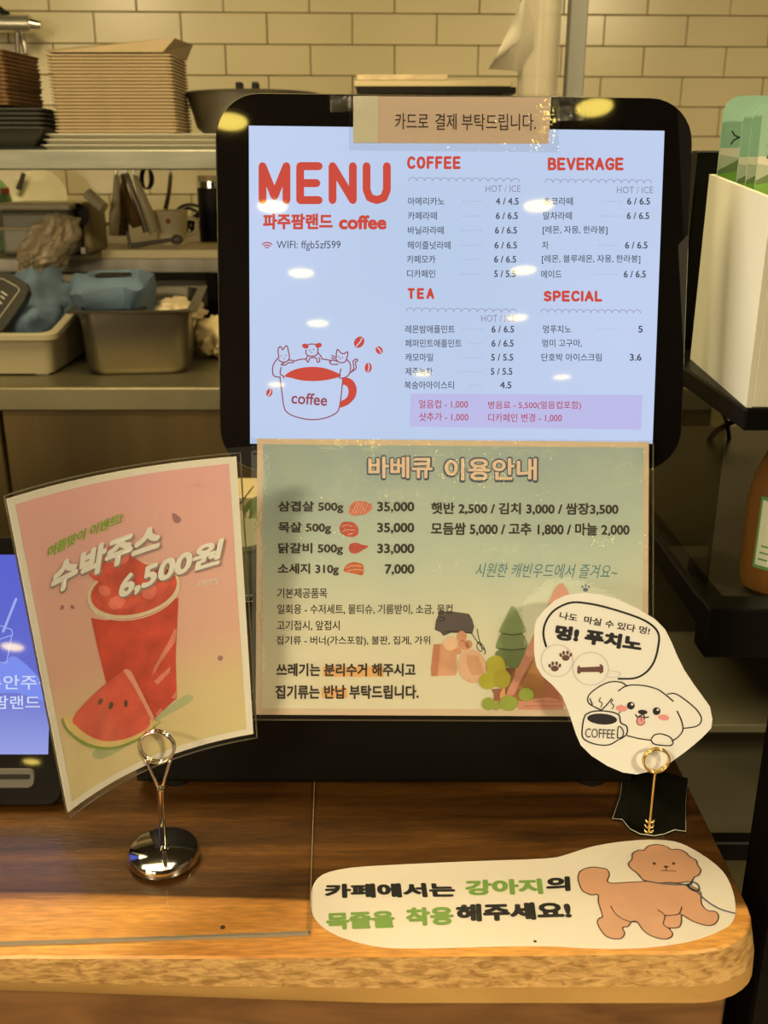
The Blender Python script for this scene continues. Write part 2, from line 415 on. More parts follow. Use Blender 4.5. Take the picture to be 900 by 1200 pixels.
LET = {'M': (1.0, [[(0, 0), (0, 1), (.5, .12), (1, 1), (1, 0)]]), 'E': (.78, [[(1, 1), (0, 1), (0, 0), (1, 0)], [(0, .5), (.88, .5)]]),
       'N': (.85, [[(0, 0), (0, 1), (1, 0), (1, 1)]]), 'U': (.85, [[(0, 1), (0, .3), (.15, .07), (.5, 0), (.85, .07), (1, .3), (1, 1)]]),
       'C': (.85, [[(1, .85), (.75, .98), (.5, 1), (.2, .9), (.02, .65), (0, .35), (.2, .08), (.5, 0), (.8, .03), (1, .15)]]),
       'O': (.95, [[(.5, 1), (.15, .88), (0, .5), (.15, .12), (.5, 0), (.85, .12), (1, .5), (.85, .88), (.5, 1)]]),
       'F': (.72, [[(1, 1), (0, 1), (0, 0)], [(0, .52), (.85, .52)]]),
       'B': (.8, [[(0, 0), (0, 1), (.6, 1), (.9, .88), (.9, .65), (.6, .53), (0, .53)], [(.6, .53), (1, .38), (1, .12), (.65, 0), (0, 0)]]),
       'V': (.9, [[(0, 1), (.5, 0), (1, 1)]]), 'R': (.8, [[(0, 0), (0, 1), (.65, 1), (.95, .85), (.95, .6), (.65, .45), (0, .45)], [(.55, .45), (1, 0)]]),
       'A': (.9, [[(0, 0), (.5, 1), (1, 0)], [(.2, .33), (.8, .33)]]),
       'G': (.9, [[(1, .85), (.75, .98), (.5, 1), (.2, .9), (0, .6), (0, .4), (.2, .08), (.5, 0), (.85, .05), (1, .2), (1, .45), (.6, .45)]]),
       'T': (.8, [[(0, 1), (1, 1)], [(.5, 1), (.5, 0)]]), 'S': (.78, [[(.95, .85), (.5, 1), (.1, .88), (.05, .65), (.5, .5), (.95, .38), (.95, .12), (.5, 0), (.02, .12)]]),
       'P': (.76, [[(0, 0), (0, 1), (.65, 1), (1, .85), (1, .58), (.65, .42), (0, .42)]]), 'I': (.02, [[(.5, 1), (.5, 0)]]), 'L': (.7, [[(0, 1), (0, 0), (1, 0)]])}
def round_word(S, word, x0, x1, y0, y1, wpx, m, parent, w, rise=0, gap=None):
    ws = [LET[c][0] for c in word]; H = y1-y0-wpx
    gap = gap if gap is not None else wpx*1.75
    unit = ((x1-x0)-wpx-gap*(len(word)-1))/sum(ws); x = x0+wpx/2; out = []
    for c, q in zip(word, ws):
        for st in LET[c][1]:
            out.append([(x+p[0]*q*unit, y1-wpx/2-p[1]*H-rise*((x+p[0]*q*unit-x0)/(x1-x0))) for p in st])
        x += q*unit+gap
    return strokes(S, 'lettering', out, wpx, m, parent, w, smooth=0)
def sheet_slab(S, pts_uv, w0, w1, name, m, parent, **k):
    """a thin solid sheet with an outline in uv"""
    bm = BM(); P = [S.pos(u, v, w1) for u, v in pts_uv]; Q = [S.pos(u, v, w0) for u, v in pts_uv]
    loft(bm, [Q, P])
    return mk(name, bm, m, parent, **k)
def grid_sheet(S, u0, u1, v0, v1, w0, w1, name, m, parent, nu=40, nv=4, **k):
    bm = BM(); L = []
    for w_ in (w0, w1):
        L.append([[bm.verts.new(S.pos(u0+(u1-u0)*i/nu, v0+(v1-v0)*j/nv, w_)) for j in range(nv+1)] for i in range(nu+1)])
    for g in L:
        for i in range(nu):
            for j in range(nv): bm.faces.new((g[i][j], g[i+1][j], g[i+1][j+1], g[i][j+1]))
    per = [(i, 0) for i in range(nu)]+[(nu, j) for j in range(nv)]+[(i, nv) for i in range(nu, 0, -1)]+[(0, j) for j in range(nv, 0, -1)]
    for a, b in zip(per, per[1:]+per[:1]):
        bm.faces.new((L[0][a[0]][a[1]], L[0][b[0]][b[1]], L[1][b[0]][b[1]], L[1][a[0]][a[1]]))
    return mk(name, bm, m, parent, smooth=True, **k)
def film(S, u0, u1, v0, v1, w, parent, m=None, nu=1, nv=1, name='laminate_film'):
    bm = BM(); g = [[bm.verts.new(S.pos(u0+(u1-u0)*i/nu, v0+(v1-v0)*j/nv, w)) for j in range(nv+1)] for i in range(nu+1)]
    for i in range(nu):
        for j in range(nv): bm.faces.new((g[i][j], g[i+1][j], g[i+1][j+1], g[i][j+1]))
    return flat(S, name, bm, m or FILM, parent, 'clear glossy laminate')

# ================================================================== THE ROOM
def plainbox(name, a, b, m, **k):
    bm = BM(); box2(bm, a, b); return mk(name, bm, m, loc=(0, 0, 0), **k)
FLOORM = mat('floor_tile', (.16, .13, .10), .35, var=.15, vscale=2)
CEILM = mat('dark_ceiling', (.10, .085, .07), .8, var=.1)
DARKWALL = mat('dark_cafe_wall', (.09, .07, .055), .7, var=.2)
MORTAR = mat('mortar', (.42, .36, .26), .85)
TILE = mat('glazed_cream_tile', (.74, .65, .43), .20, spec=.5, bump=.12, bscale=9, var=.05, vscale=3)
plainbox('floor', (-3.2, -6.6, -.1), (3.2, 3.4, 0), FLOORM, kind='structure')
plainbox('ceiling', (-3.2, -6.6, 2.6), (3.2, 3.4, 2.7), CEILM, kind='structure')
plainbox('wall_front', (-3.2, -6.7, 0), (3.2, -6.6, 2.6), DARKWALL, kind='structure')
plainbox('wall_left', (-3.3, -6.6, 0), (-3.2, 3.4, 2.6), DARKWALL, kind='structure')
plainbox('wall_right', (3.2, -6.6, 0), (3.3, 3.4, 2.6), DARKWALL, kind='structure')
WR = Matrix.Rotation(math.radians(2.6), 3, 'Z')
def wp(x, y, z): return WR @ Vector((x, y, 0)) + Vector((0, 2.905, z))
bm = BM(); box(bm, wp(0, .056, 1.3), (6.6, .1, 2.6), WR)
wall = mk('wall_back', bm, MORTAR, loc=(0, 0, 0), kind='structure')
X0 = at(413, 35, 2.9).x
tile0 = None
for k in range(-5, 7):
    zc = 1.797-k*.0762+.0381
    off = 0 if k % 2 == 0 else .1135
    for i in range(-7, 11):
        c = wp(X0+off+.2265*i+.1125, 0, zc)
        if tile0 is None:
            bm = BM(); box(bm, (0, 0, 0), (.2240, .012, .0738), WR, .0018, 1)
            tile0 = mk('tile', bm, TILE, wall); t = tile0
        else:
            t = tile0.copy(); COL.objects.link(t); t.parent = wall
        t.location = c + Vector((random.uniform(-.0004, .0004), random.uniform(-.0006, .0006), 0))
        t.rotation_euler = (random.uniform(-.004, .004), 0, random.uniform(-.005, .005))

# ---- the big window behind the customer, daylight seen only as soft glare on tiles and metal
WIN = mat('bright_window_pane', (.8, .8, .8), .5, emit=(6.5, 5.3, 3.2))
bm = BM(); box2(bm, (-3.1, -6.597, .9), (-2.0, -6.59, 2.3)); win = mk('window_1', bm, WIN, loc=(0, 0, 0), kind='structure')
for x in (-3.12, -2.57, -2.02):
    bm = BM(); box2(bm, (x, -6.59, .86), (x+.05, -6.55, 2.34)); mk('window_frame', bm, BLACKMET, win)
bm = BM(); box2(bm, (-3.197, -5.8, .9), (-3.19, -2.6, 2.3)); win = mk('side_fill_window', bm, WIN, loc=(0, 0, 0), kind='structure')  # extra glowing pane, added on the side wall for soft side fill
for y in (-5.85, -4.75, -3.7, -2.6):
    bm = BM(); box2(bm, (-3.19, y, .86), (-3.15, y+.05, 2.34)); mk('window_frame', bm, BLACKMET, win)

# ---- downlights of the cafe ceiling (their mirror images show in the glass)
LAMPM = mat('lit_diffuser', (.8, .8, .8), .5, emit=tuple(c*LAMP_STRENGTH for c in (1, .74, .13)))
lamps = [(-.32, -1.24), (-.23, -1.81), (-.15, -2.45), (-.09, -3.12), (.71, -1.13), (.69, -1.78), (.76, -2.40), (.85, -3.02), (-.35, -4.32), (.50, -4.06), (1.33, -4.13), (-1.25, -1.15), (-1.2, -1.80), (-1.1, -2.45), (-.38, -.6), (.70, -.5), (-1.3, -.5), (-1.73, -2.79), (-2.21, -4.63)]
base = None
for i, (x, y) in enumerate(lamps):
    if base is None:
        base = thing('ceiling_downlight', 'small round warm ceiling downlight of the rows over the cafe floor', 'lamp', (x, y, 2.6), 'downlights in rows over the cafe floor')
        bm = BM(); lathe(bm, (x, y, 2.6), [(.066, 0), (.066, -.006), (.056, -.008), (.052, -.003), (.052, 0)], 28); mk('trim_ring', bm, BLACKMET, base, smooth=True)
        bm = BM(); lathe(bm, (x, y, 2.6), [(0, -.0045), (.0505, -.0045), (.0505, -.001), (0, -.001)], 28); mk('diffuser', bm, LAMPM, base)
    else:
        clone(base, None, (x-base.location.x, y-base.location.y, 0))

# ================================================================== THE COUNTER
WOOD = wood_mat()
EDGEW = edge_wood('live_edge_wood', (150, 112, 62), (204, 164, 106), 95, 330)
EDGE2 = edge_wood('smooth_edge_wood', (176, 136, 78), (192, 152, 92), 8, 30, .2)
PANELW = edge_wood('front_panel_wood', (96, 66, 38), (132, 94, 58), 10, 40, .3)
def outline(fy, cx, cr, xr=.2555, yb=1.0, xb=.2530):
    xs = [-1.3+.05*i for i in range(30)]
    p = [(x, fy(x)) for x in xs if x < cx]
    y0 = fy(cx)
    for k in range(9):
        a = math.radians(-90+90*k/8); p.append((cx+(xr-cx)*math.cos(a), y0+cr+cr*math.sin(a)))
    p += [(xr, .7), (xb, yb), (-1.3, yb)]
    return p
ftop = lambda x: .511+.004*max(0, (x+.1))/.3
fbot = lambda x: .5165-.013*min(1, max(0, (x+.3)/.3))
def slab(levels):
    bm = BM(); loft(bm, [[(x, y, z) for x, y in p] for p, z in levels]); return bm
ct = thing('service_counter', 'wooden serving counter with brown heartwood top and rough pale live edge', 'counter', (-.3, .7, 0))
oT = outline(ftop, .200, .042); oTi = outline(lambda x: ftop(x)+.0015, .199, .041, .2545)
oM = outline(lambda x: ftop(x)-.003, .200, .042, .2565)
oM2 = outline(lambda x: (ftop(x)+fbot(x))/2-.003, .203, .040, .2565)
oB = outline(fbot, .205, .038, .2550)
mk('countertop', slab([(oT, .9985), (oTi, 1.0)]), WOOD, ct)
mk('live_edge', slab([(oM2, .980), (oM, .990), (oT, .9985)]), EDGEW, ct, smooth=True, label='rough tan live edge with carved grain')
mk('lower_edge', slab([(outline(lambda x: fbot(x)+.002, .205, .038, .2545), .9665), (oB, .969), (oM2, .980)]), EDGE2, ct, smooth=True, label='smooth pale strip under the live edge')
bm = BM(); box2(bm, (-1.28, .536, 0), (.240, .556, .952), .002); mk('front_panel', bm, PANELW, ct)
bm = BM(); box2(bm, (-1.28, .527, .952), (.243, .56, .9662), .002); mk('apron_plank', bm, PANELW, ct)
bm = BM(); box2(bm, (.222, .556, 0), (.24, .98, .9665), .002); mk('side_panel', bm, PANELW, ct)
# marks on the wood
CHIP = mat('dark_chip', (.05, .03, .015), .7)
for px, py, rx in ((261, 1087, 3.0), (627, 1104, 2.4)):
    bm = BM(); c = atz(px, py, 1.0); lathe(bm, (c.x, c.y, 1.0), [(0, .0012), (rx*.00045, .0008), (rx*.0006, 0)], 8); mk('wood_chip', bm, CHIP, ct, label='dark nick in the wood')

ac = thing('acrylic_sheet', 'clear acrylic protective sheet lying on the left of the wooden counter', 'desk mat', (-.4, .6, 1.0))
c1, c2, c3 = atz(-130, 1114, 1.0), atz(363, 1097, 1.0), atz(362, 925, 1.0)
u = (c2-c1).normalized()
S = Plane(c1.copy(), u, (0, 1, 0)); W = (c2-c1).length
D = .275
ACR = film_mat('clear_acrylic', .03, 0, 0, refl=.35)
bm = BM(); vs = [bm.verts.new(S.pos(a, b, .0022)) for a, b in ((0, 0), (W, 0), (W, D), (0, D))]; bm.faces.new(vs); flat(S, 'sheet', bm, ACR, ac)
EDG = mat('acrylic_edge', (.30, .27, .22), .2, spec=.6)
bm = BM()
box(bm, S.pos(W/2, .0012, .0011), (W, .0022, .0020), Matrix((S.U, S.V, S.N)).transposed())
mk('front_edge', bm, EDG, ac, label='cut grey front edge')
bm = BM(); box(bm, S.pos(W-.0003, D/2, .0011), (.0006, D, .0020), Matrix((S.U, S.V, S.N)).transposed())
mk('side_edge', bm, mat('acrylic_side', (.35, .27, .18), .2), ac)

# ================================================================== CASH DRAWER
cdw = thing('cash_drawer', 'wide black cash drawer on the counter under the menu screen', 'cash drawer', (0, .85, 1.0))
xl, xr_ = -.2055, .205
bm = BM(); box2(bm, (xl, .694, 1.008), (xr_, .985, 1.092), .002, 2); mk('body', bm, BLACKPL, cdw)
bm = BM(); box2(bm, (xl+.004, .690, 1.012), (xr_-.004, .697, 1.086), .0015, 2); mk('drawer_front', bm, BLACKMET, cdw)
for x in (xl+.03, xr_-.03):
    for y in (.712, .96):
        bm = BM(); lathe(bm, (x, y, 1.0), [(0, 0), (.013, 0), (.014, .008), (0, .008)], 20); mk('foot', bm, BLACKPL, cdw, smooth=True)

# ================================================================== MENU SCREEN
P = [Vector((-.0982, .7632, 1.5186)), Vector((.2057, .7711, 1.5148)), Vector((.2038, .7203, 1.2953)), Vector((-.1004, .7122, 1.2982))]
SCR = Plane(P[3], P[2]-P[3], P[0]-P[3])
mn = thing('menu_display', 'large black point of sale screen showing a lit coffee menu', 'monitor', (.05, .80, 1.092))
ul = SCR.inv(254, 300).x; ur = SCR.inv(808, 300).x; vb = SCR.inv(530, 552).y; vt = SCR.inv(530, 110).y
def rr_uv(u0, u1, v0, v1, r, n=8): return [((u0+u1)/2+x, (v0+v1)/2+y) for x, y in rrect(u1-u0, v1-v0, r, n)]
def slab_uv(S, name, lv, m, parent, **k):
    bm = BM(); loft(bm, [[S.pos(u, v, w_) for u, v in p] for p, w_ in lv]); return mk(name, bm, m, parent, **k)
fr = rr_uv(ul, ur, vb, vt, .032)
slab_uv(SCR, 'bezel', [(rr_uv(ul+.002, ur-.002, vb+.002, vt-.002, .031), -.009), (fr, -.006), (fr, -.0035), (rr_uv(ul+.0012, ur-.0012, vb+.0012, vt-.0012, .031), -.0008)], BLACKGLOSS, mn, smooth=True, label='black glossy glass front with rounded corners')
slab_uv(SCR, 'back_housing', [(rr_uv(ul+.06, ur-.06, vb+.05, vt-.05, .03), -.052), (rr_uv(ul+.02, ur-.02, vb+.012, vt-.012, .03), -.040), (rr_uv(ul+.004, ur-.004, vb+.004, vt-.004, .031), -.009)], BLACKPL, mn, smooth=True)
# lit panel
tl, tr, bl, br = SCR.inv(291.5, 147), SCR.inv(779, 153), SCR.inv(293, 520), SCR.inv(765, 520)
def scr_mat():
    m = emis('lit_screen', (192, 210, 244)); nt = m.node_tree; b = nt.nodes['Principled BSDF']
    tc = nt.nodes.new('ShaderNodeTexCoord'); n = nt.nodes.new('ShaderNodeTexNoise'); n.inputs['Scale'].default_value = 4; nt.links.new(tc.outputs['Object'], n.inputs[0])
    r = nt.nodes.new('ShaderNodeValToRGB'); e = r.color_ramp.elements; e[0].position = .3; e[0].color = hexs((184, 203, 232)); e[1].position = .7; e[1].color = hexs((197, 210, 243))
    nt.links.new(n.outputs['Fac'], r.inputs[0]); nt.links.new(r.outputs[0], b.inputs['Emission Color']); return m
bm = BM(); bm.faces.new([bm.verts.new(SCR.pos(p.x, p.y, -.0005)) for p in (bl, br, tr, tl)])
scr = flat(SCR, 'screen', bm, scr_mat(), mn, 'lit pale blue screen')
RED = emis('screen_red', (203, 74, 60)); DRK = emis('screen_dark_type', (72, 74, 90)); GRY = emis('screen_grey_type', (140, 140, 160)); PUR = emis('screen_lilac', (188, 187, 232)); LINE = emis('screen_outline', (150, 70, 84)); RED2 = emis('screen_crimson', (178, 62, 82)); PALE = emis('screen_pale_blue', (195, 212, 240))
LY = -.0003
round_word(SCR, 'MENU', 303, 458, 190, 239, 9.2, RED, scr, LY)
text(SCR, '파주팜랜드', 308, 390, 250, 269, RED, scr, LY, .045)
text(SCR, 'coffee', 397, 453, 252, 269, RED, scr, LY, .045)
for r in (2.2, 5, 8): strokes(SCR, 'wifi_icon', [[(313+r*math.cos(a), 292-r*math.sin(a)) for a in [math.radians(45+90*k/6) for k in range(7)]]], 1.3, RED2, scr, LY, 0)
text(SCR, 'WIFI: ffgb5zf599', 324, 399, 282, 294, DRK, scr, LY, .004)
round_word(SCR, 'COFFEE', 477, 540, 183, 198, 3.2, RED, scr, LY, gap=4.4)
round_word(SCR, 'BEVERAGE', 642, 731, 184.5, 199.5, 3.2, RED, scr, LY, gap=4.0)
round_word(SCR, 'TEA', 477.5, 509, 337.5, 350.5, 3.1, RED, scr, LY)
round_word(SCR, 'SPECIAL', 637, 706, 340.5, 353.5, 3.1, RED, scr, LY, gap=4.2)
for x0, x1, y0, y1 in ((479, 609, 210, 211.5), (639, 764, 212, 213), (476, 606, 363, 364.5), (634, 751, 364.5, 365.5)):
    n = 14; L = []
    for k in range(n):
        cx = x0+(x1-x0)*(k+.5)/n; r = (x1-x0)/n/2; cy = y0+(y1-y0)*(k+.5)/n
        L.append([(cx-r*math.cos(a), cy+1.6-4*math.sin(a)) for a in [math.pi*j/6 for j in range(7)]])
    strokes(SCR, 'scalloped_line', L, .8, emis('screen_scallop', (150, 150, 180)) if 'SCAL' not in globals() else SCAL, scr, LY, 0)
for x0, x1, y in ((569, 610, 217), (723, 765.5, 218.5), (564, 604, 369)):
    text(SCR, 'HOT / ICE', x0, x1, y, y+8, GRY, scr, LY, .004)
def dots(x0, x1, y):
    n = 7 if x1-x0 > 16 else 4; shapes(SCR, 'dotted_line', [ell(x0+(x1-x0)*k/(n-1), y, .55, .55, 0, 6) for k in range(n)], GRY, scr, LY)
rows = [('아메리카노', 478, 521, 231, 543, '4 / 4.5', 581, 608), ('카페라떼', 478, 512, 248, 543, '6 / 6.5', 581, 607), ('바닐라라떼', 478, 520, 265, 542, '6 / 6.5', 580, 606),
        ('헤이즐넛라떼', 477.5, 528, 282.5, 542, '6 / 6.5', 579.5, 606), ('카페모카', 477, 510.5, 299, 541, '6 / 6.5', 579, 605), ('디카페인', 477, 510, 316, 540, '5 / 5.5', 579, 604.5),
        ('레몬밤애플민트', 475, 533, 381, 542, '6 / 6.5', 576, 602.5), ('페퍼민트애플민트', 475, 541, 397.5, 551, '6 / 6.5', 576, 602), ('캐모마일', 475, 507.5, 414, 542, '5 / 5.5', 575.5, 601.5),
        ('제주녹차', 475, 507, 430.5, 541, '5 / 5.5', 575, 600.5), ('복숭아아이스티', 474, 532, 446.5, 551, '4.5', 586, 599.5),
        ('초코라떼', 637, 671.5, 231, 706, '6 / 6.5', 735, 762), ('말차라떼', 636.5, 670.5, 248, 704, '6 / 6.5', 734.5, 761), ('[레몬, 자몽, 한라봉]', 636, 712, 264.5, None, None, 0, 0),
        ('차', 635.5, 643, 282.5, 702, '6 / 6.5', 732.5, 759), ('[레몬, 블루레몬, 자몽, 한라봉]', 635, 750.5, 298.5, None, None, 0, 0), ('에이드', 634, 658.5, 316.5, 700, '6 / 6.5', 731, 757),
        ('멍푸치노', 636.5, 669.5, 381, 700, '5', 748, 753.5), ('멍미 고구마,', 635.5, 682, 397.5, None, None, 0, 0), ('단호박 아이스크림', 634.5, 705, 414, None, '3.6', 738, 752)]
for s, x0, x1, y, xd, pr, p0, p1 in rows:
    text(SCR, s, x0, x1, y, y+(9.5 if s[0] != '[' else 10.5), DRK, scr, LY, .012)
    if xd: dots(xd, xd+(22 if xd < 545 or xd > 690 else 12) if xd != 700 or y > 330 else xd+22, y+5)
    if pr: text(SCR, pr, p0, p1, y+.6, y+8.8, DRK, scr, LY, .022)
shape(SCR, 'notice_panel', [(481, 461), (753, 463), (751.5, 503.5), (480, 500)], PUR, scr, -.0004)
for s, x0, x1, y in (('얼음컵 - 1,000', 491, 548.5, 468.5), ('샷추가 - 1,000', 491, 549, 483.5), ('병음료 - 5,500(얼음컵포함)', 572, 681, 470), ('디카페인 변경 - 1,000', 572, 658.5, 484.5)):
    text(SCR, s, x0, x1, y, y+10.5, RED2, scr, LY, .008)
# mug drawing
Z7 = lambda pts: zz(5.625, 300, 370, pts)
shape(SCR, 'drawn_coffee', Z7([(190, 398), (230, 365), (300, 343), (380, 337), (450, 345), (510, 365), (562, 395), (500, 417), (430, 428), (370, 431), (300, 426), (240, 412)]), RED, scr, LY, 4)
shape(SCR, 'drawn_handle', Z7([(572, 415), (600, 408), (630, 420), (655, 450), (664, 490), (655, 535), (625, 572), (590, 595), (552, 604), (560, 565), (592, 545), (608, 515), (607, 480), (590, 458), (570, 452)]), RED, scr, LY, 4)
strokes(SCR, 'drawn_outline', [Z7([(158, 410), (170, 500), (182, 590), (200, 632), (250, 662), (330, 682), (400, 684), (470, 670), (530, 640), (550, 600), (562, 520), (572, 415)]),
    Z7([(250, 300), (290, 288), (330, 285)]), Z7([(435, 285), (480, 292), (495, 300)]),
    Z7([(160, 405), (125, 400), (110, 380), (112, 330), (135, 290), (150, 275), (145, 240), (150, 210), (165, 205), (175, 225), (190, 205), (205, 200), (215, 240), (220, 275), (205, 300), (170, 305), (150, 290)]),
    Z7([(215, 292), (245, 295), (245, 308), (215, 310), (190, 325), (165, 322), (185, 312)]), Z7([(165, 340), (160, 385), (185, 400), (180, 408)]),
    Z7([(330, 225), (330, 250), (350, 265), (385, 265), (405, 250), (408, 215), (395, 190), (350, 188), (332, 205)]), Z7([(340, 265), (330, 290), (345, 305), (355, 280), (395, 278), (405, 305), (420, 300), (415, 275)]), Z7([(410, 245), (430, 270), (432, 285)]),
    Z7([(530, 275), (530, 245), (538, 222), (560, 245), (580, 250), (604, 238), (600, 275), (585, 305), (550, 308), (530, 290)]), Z7([(540, 320), (500, 320), (485, 305), (500, 292), (535, 300)]), Z7([(600, 290), (622, 320), (620, 370), (600, 400), (560, 412), (550, 400), (560, 350)]), Z7([(625, 375), (645, 345), (640, 300), (665, 285), (670, 298), (655, 305), (660, 345), (630, 370)]),
    Z7([(500, 262), (530, 275)]), Z7([(498, 278), (528, 285)])], 1.35, LINE, scr, LY, 4)
shapes(SCR, 'drawn_ears', [Z7(ell(325, 200, 22, 16, 20)), Z7(ell(412, 195, 22, 16, -15))], RED, scr, LY)
shapes(SCR, 'drawn_eyes', [Z7(ell(x, y, 4, 5, 0, 8)) for x, y in ((168, 265), (197, 262), (185, 282), (352, 228), (380, 222), (366, 242), (545, 270), (570, 275), (556, 285))], LINE, scr, LY)
for cx, cy, rx, ry, rt in ((680, 174, 32, 40, 35), (812, 227, 22, 28, -35), (740, 342, 23, 33, 5), (88, 507, 20, 28, 20)):
    shape(SCR, 'drawn_bean', Z7(ell(cx, cy, rx, ry, rt)), RED, scr, LY)
    a = math.radians(rt+90); strokes(SCR, 'drawn_bean_line', [Z7([(cx-ry*.8*math.cos(a), cy-ry*.8*math.sin(a)), (cx+5, cy), (cx+ry*.8*math.cos(a), cy+ry*.8*math.sin(a))])], 1.2, PALE, scr, -.0002)
text(SCR, 'coffee', 341, 383, 459, 473, LINE, scr, LY, .02, rise=-3)
# stand
bm = BM(); loft(bm, [rr3((.05, .86), .20, .16, .02, 1.0925), rr3((.05, .86), .20, .16, .02, 1.100), rr3((.05, .85), .07, .05, .015, 1.112), rr3((.05, .82), .06, .045, .015, 1.30), rr3((.05, .80), .09, .04, .015, 1.36)])
mk('stand', bm, BLACKPL, mn, smooth=True)

# ---- strip notice taped on the top bezel
pn = thing('payment_notice', 'beige laminated card payment strip taped across the top of the menu screen', 'notice', SCR.pos(*SCR.inv(530, 145), .002))
S1 = Plane(SCR.pos(0, 0, .0022), SCR.U, SCR.V)
a, b = S1.inv(413, 172), S1.inv(646, 113)
def quadslab(S, q, w0, w1, name, m, parent, **k): return sheet_slab(S, [S.inv(*p) for p in q], w0, w1, name, m, parent, **k)
quadslab(S1, [(414, 167.5), (643, 168.5), (646, 114), (414, 112.5)], -.0004, 0, 'paper', mat('beige_card', paper(204, 170, 128), .5, bump=.05), pn)
shape(S1, 'pale_end', [(414, 167.5), (443, 167.5), (443, 112.5), (414, 112.5)], mat('pale_card', paper(205, 188, 140), .5), pn, .0002)
KARD = mat('ink_brown', paper(66, 50, 38), .5)
for s, x0, x1 in (('카드로', 463, 502), ('결제', 510, 535), ('부탁드립니다.', 541, 628)):
    text(S1, s, x0, x1, 132.5+(x0-463)*.012, 152+(x0-463)*.012, KARD, pn, .0003, .006)
a, b = S1.inv(409, 176.5), S1.inv(656, 110.5)
film(S1, a.x, b.x, a.y, b.y, .0008, pn, film_mat('crinkled_laminate', .05, .55, 2.4, 430, 14, det=.6, tint=(.97, .97, .95), f0=.12))
TAPE = film_mat('clear_tape', .12, 2.5, 2.5, 500, 120, refl=1.3)
for q in ((387, 405, 132, 113), (405, 424, 131, 111), (645, 690, 142, 113)):
    a, b = S1.inv(q[0], q[2]), S1.inv(q[1], q[3]); film(S1, a.x, b.x, a.y, b.y, .0014, pn, TAPE, name='tape')

# ================================================================== BARBECUE PRICE SHEET
P = [Vector((-.0974, .7269, 1.2933)), Vector((.2026, .7269, 1.2915)), Vector((.2008, .6574, 1.092)), Vector((-.1001, .6574, 1.0938))]
bq = thing('barbecue_notice', 'laminated landscape barbecue price sheet hanging below the menu screen', 'notice', (.05, .68, 1.092))
BQ = Plane(P[3]+Vector((0, -.0065, 0)), P[2]-P[3], P[0]-P[3]+Vector((0, -.015, 0)))
q = [(299.5, 837.5), (759, 840), (760.5, 518), (301.5, 514)]
quadslab(BQ, q, -.0005, 0, 'paper', mat('sheet_border_cream', paper(216, 182, 130), .55), bq)
zl, zh = BQ.pos(*BQ.inv(530, 830)).z-1.092, BQ.pos(*BQ.inv(530, 522)).z-1.092
BGM = gradient_mat('printed_sky_wash', [(0, paper(224, 204, 150)), (.30, paper(218, 203, 150)), (.62, paper(190, 192, 150)), (1, paper(160, 168, 140))], 2, zl, zh, namp=.22, nscale=9)
ART = shape(BQ, 'printed_background', [(307, 830), (752.5, 831.5), (754, 524.5), (308.5, 520.5)], BGM, bq, .0002)
INK = mat('ink_black', paper(58, 48, 36), .5); INKB = mat('ink_slate', paper(74, 84, 90), .5); INKC = mat('ink_cream', paper(232, 194, 142), .5); TEAL = mat('ink_teal', paper(74, 122, 112), .5)
w1, w2, w3 = .0004, .0006, .0008
text(BQ, '바베큐', 429.5, 509, 533, 563, INKB, bq, w1, .075); text(BQ, '이용안내', 519, 631, 535, 566, INKB, bq, w1, .075)
text(BQ, '바베큐', 431.5, 507, 535, 560.5, INKC, bq, w2, .03); text(BQ, '이용안내', 521, 629, 537, 563, INKC, bq, w2, .03)
for s, x0, x1, y, pr, p0 in (('삼겹살 500g', 326, 402.5, 587, '35,000', 442), ('목살 500g', 326, 388, 611.5, '35,000', 442), ('닭갈비 500g', 326, 402, 636, '33,000', 442), ('소세지 310g', 325.5, 397, 660, '7,000', 451)):
    text(BQ, s, x0, x1, y, y+14.5, INK, bq, w1, .032); text(BQ, pr, p0, 485.5, y+1, y+14, INK, bq, w1, .034)
text(BQ, '햇반 2,500 / 김치 3,000 / 쌈장3,500', 505, 724.5, 588.5, 603, INK, bq, w1, .031, rise=-1)
text(BQ, '모듬쌈 5,000 / 고추 1,800 / 마늘 2,000', 505, 737.5, 612, 627.5, INK, bq, w1, .031, rise=-1)
text(BQ, '시원한 캐빈우드에서 즐겨요~', 556, 722, 659, 676, TEAL, bq, w1, -.002, rise=-2, up=(.22, -.97))
for s, x0, x1, y in (('기본제공품목', 325, 383.5, 689), ('일회용 - 수저세트, 물티슈, 기름받이, 소금, 물컵', 325, 530, 708), ('고기접시, 앞접시', 324.5, 398, 727), ('집기류 - 버너(가스포함), 불판, 집게, 가위', 324, 504, 745)):
    text(BQ, s, x0, x1, y, y+12, INK, bq, w1, .015)
ORA = mat('highlighter_orange', paper(232, 170, 92), .55)
shape(BQ, 'highlight', [(378, 793), (450, 793), (450, 781), (378, 781)], ORA, bq, w1); shape(BQ, 'highlight', [(377, 818), (407, 818), (407, 806), (377, 806)], ORA, bq, w1)
text(BQ, '쓰레기는 분리수거 해주시고', 324, 487, 777, 792.5, INK, bq, w2, .036); text(BQ, '집기류는 반납 부탁드립니다.', 323, 490.5, 802.5, 819, INK, bq, w2, .036)
R1 = mat('ink_meat_pink', paper(216, 120, 84), .55, var=.25, vscale=400); R2 = mat('ink_meat_red', paper(196, 84, 60), .55, var=.2, vscale=300); R3 = mat('ink_meat_light', paper(232, 168, 120), .55)
Zq = lambda pts: zz(3.6, 290, 510, pts)
shape(BQ, 'drawn_pork', Zq([(430, 310), (445, 285), (480, 278), (520, 290), (523, 310), (505, 330), (470, 338), (432, 335)]), R1, bq, w1, 4)
strokes(BQ, 'drawn_marbling', [Zq([(440+12*k, 330), (452+12*k, 305), (462+12*k, 285)]) for k in range(5)], 1.1, R3, bq, w2)
